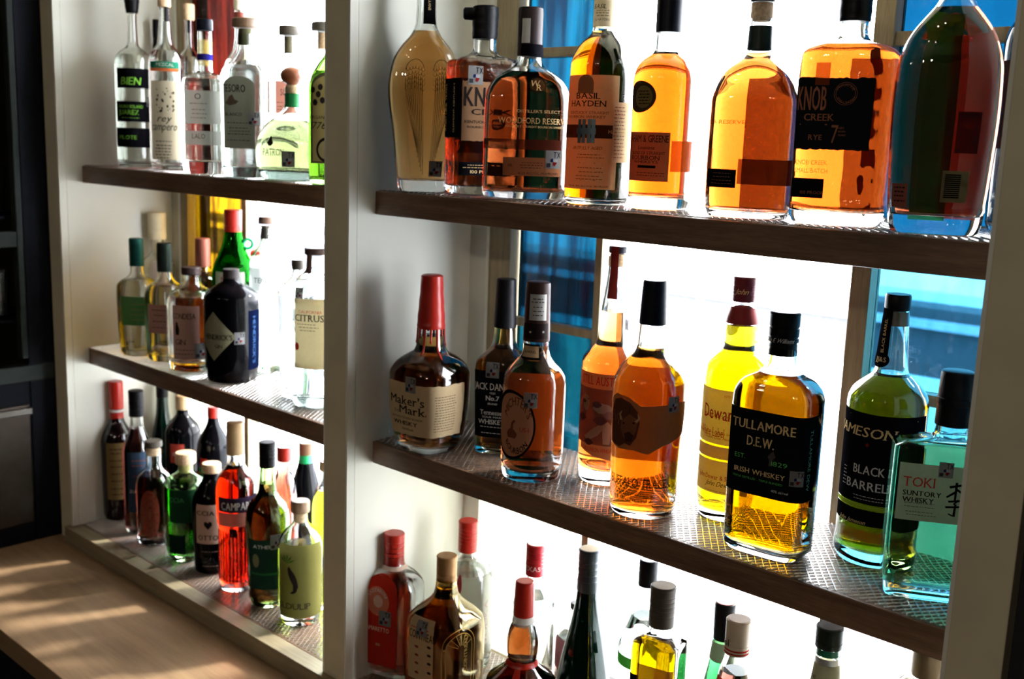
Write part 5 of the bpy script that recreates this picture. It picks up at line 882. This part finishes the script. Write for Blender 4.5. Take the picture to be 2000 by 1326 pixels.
b = B('liqueur_bottle', 'clear pale yellow bottle with wood-topped cork and olive label with dark plant drawing', S3, 587, [(None, 37), (1205, 41), (1075, 43.5), (1056, 42), (1042, 36), (1030, 26), (1022, 17), (1014, 14), (1000, 13.5), (990, 13.5)], yb=1224, liq=(.35, .42, .05), fill=1066, tb=.014, group=G_L3)
b.cap('disc', 977, 999, 18, WOODC, name='wooden_stopper'); b.cork(1000, 1018, 11, CORK); b.label(547, 628, 1066, 1208, paper((.17, .16, .05), .42), name='front_label', ext=(2, 0))
b.patch('plant_drawing', [(-.009, .012), (-.006, .016), (-.002, .010), (.004, .002), (.008, -.008), (.010, -.020), (.007, -.030), (.001, -.034), (-.005, -.033), (.001, -.028), (.001, -.018), (-.004, -.008), (-.008, .002)], *b.loc(571, 1124), INK, .0006, step=.002, parent=b.last)
for a_ in (-.9, -.4, .1, .6, 1.1): c_, q_ = math.sin(a_), math.cos(a_); b.patch('leaf_drawing', [(0, 0), (.011*c_-.0016*q_, .011*q_+.0016*c_), (.018*c_, .018*q_), (.011*c_+.0016*q_, .011*q_-.0016*c_)], *b.loc(560, 1100), paper((.03, .10, .01), .1), .0007, parent=b.last)
b.text('SLDULIP', 577, 1185, 12, INK, w=58, serif=True)
b = B('wine_bottle', 'slim dark green bottle rising behind the front row under the gin shelf', S3, 322, [(None, 26), (1000, 27), (880, 26), (840, 19), (800, 12), (770, 10.5)], Y=0.20, opaque=DG, group=G_L3); b.cap('foil', 748, 775, 11, BLACKC, name='capsule')
b = B('liqueur_bottle', 'black broad-shouldered bottle with tan neck foil at the back of the lowest board', S3, 361, [(None, 31), (1000, 33), (845, 34), (830, 30), (818, 20), (808, 12), (798, 10.5), (785, 10)], Y=0.195, opaque=BG, group=G_L3); b.cap('foil', 772, 798, 12.5, TAN, name='tan_foil'); b.label(333, 360, 868, 905, paper((.45, .06, .04), .1), name='red_label'); b.text('RO', 344, 888, 7, LGREY)
b = B('liqueur_bottle', 'black bottle with long sloping shoulders and red cap behind the corked dark bottle', S3, 420, [(None, 30), (1000, 32), (880, 32), (862, 30), (845, 22), (828, 13), (815, 10), (805, 9.5)], Y=0.185, opaque=BG, group=G_L3); b.cap('screw', 794, 815, 10.5, RED, name='red_cap'); b.label(392, 405, 896, 912, RED, name='red_label'); b.label(390, 406, 914, 926, solid((.02, .15, .04), .5), name='green_label')
b = B('liqueur_bottle', 'translucent orange-red bottle glowing behind the black-capped bell bottle', S3, 556, [(None, 25), (1080, 27), (970, 26), (945, 22), (920, 15), (895, 13), (885, 13)], Y=0.148, liq=(.40, .004, .001), fill=900, group=G_L3); b.cap('foil', 872, 898, 14, RED, name='red_cap')
b = B('wine_bottle', 'dark bottle with brown cap and bright green neck ring under the shelf end', S3, 597, [(None, 28), (1080, 30), (985, 30), (960, 29), (925, 21), (900, 14), (885, 12.5)], Y=0.205, opaque=BG, group=G_L3); b.cap('foil', 864, 887, 13, solid((.14, .08, .045), .5), name='brown_cap'); b.band(887, 902, solid((.01, .30, .10), .3), name='green_ring')
b = B('liqueur_bottle', 'glowing lime-yellow bottle half behind the centre post', S3, 637, [(None, 25), (1100, 28), (985, 28), (965, 24), (950, 18), (935, 12), (915, 10)], Y=0.152, liq=(.35, .55, .0005), fill=955, group=G_L3); b.cap('disc', 900, 918, 14, TAN, name='cap')
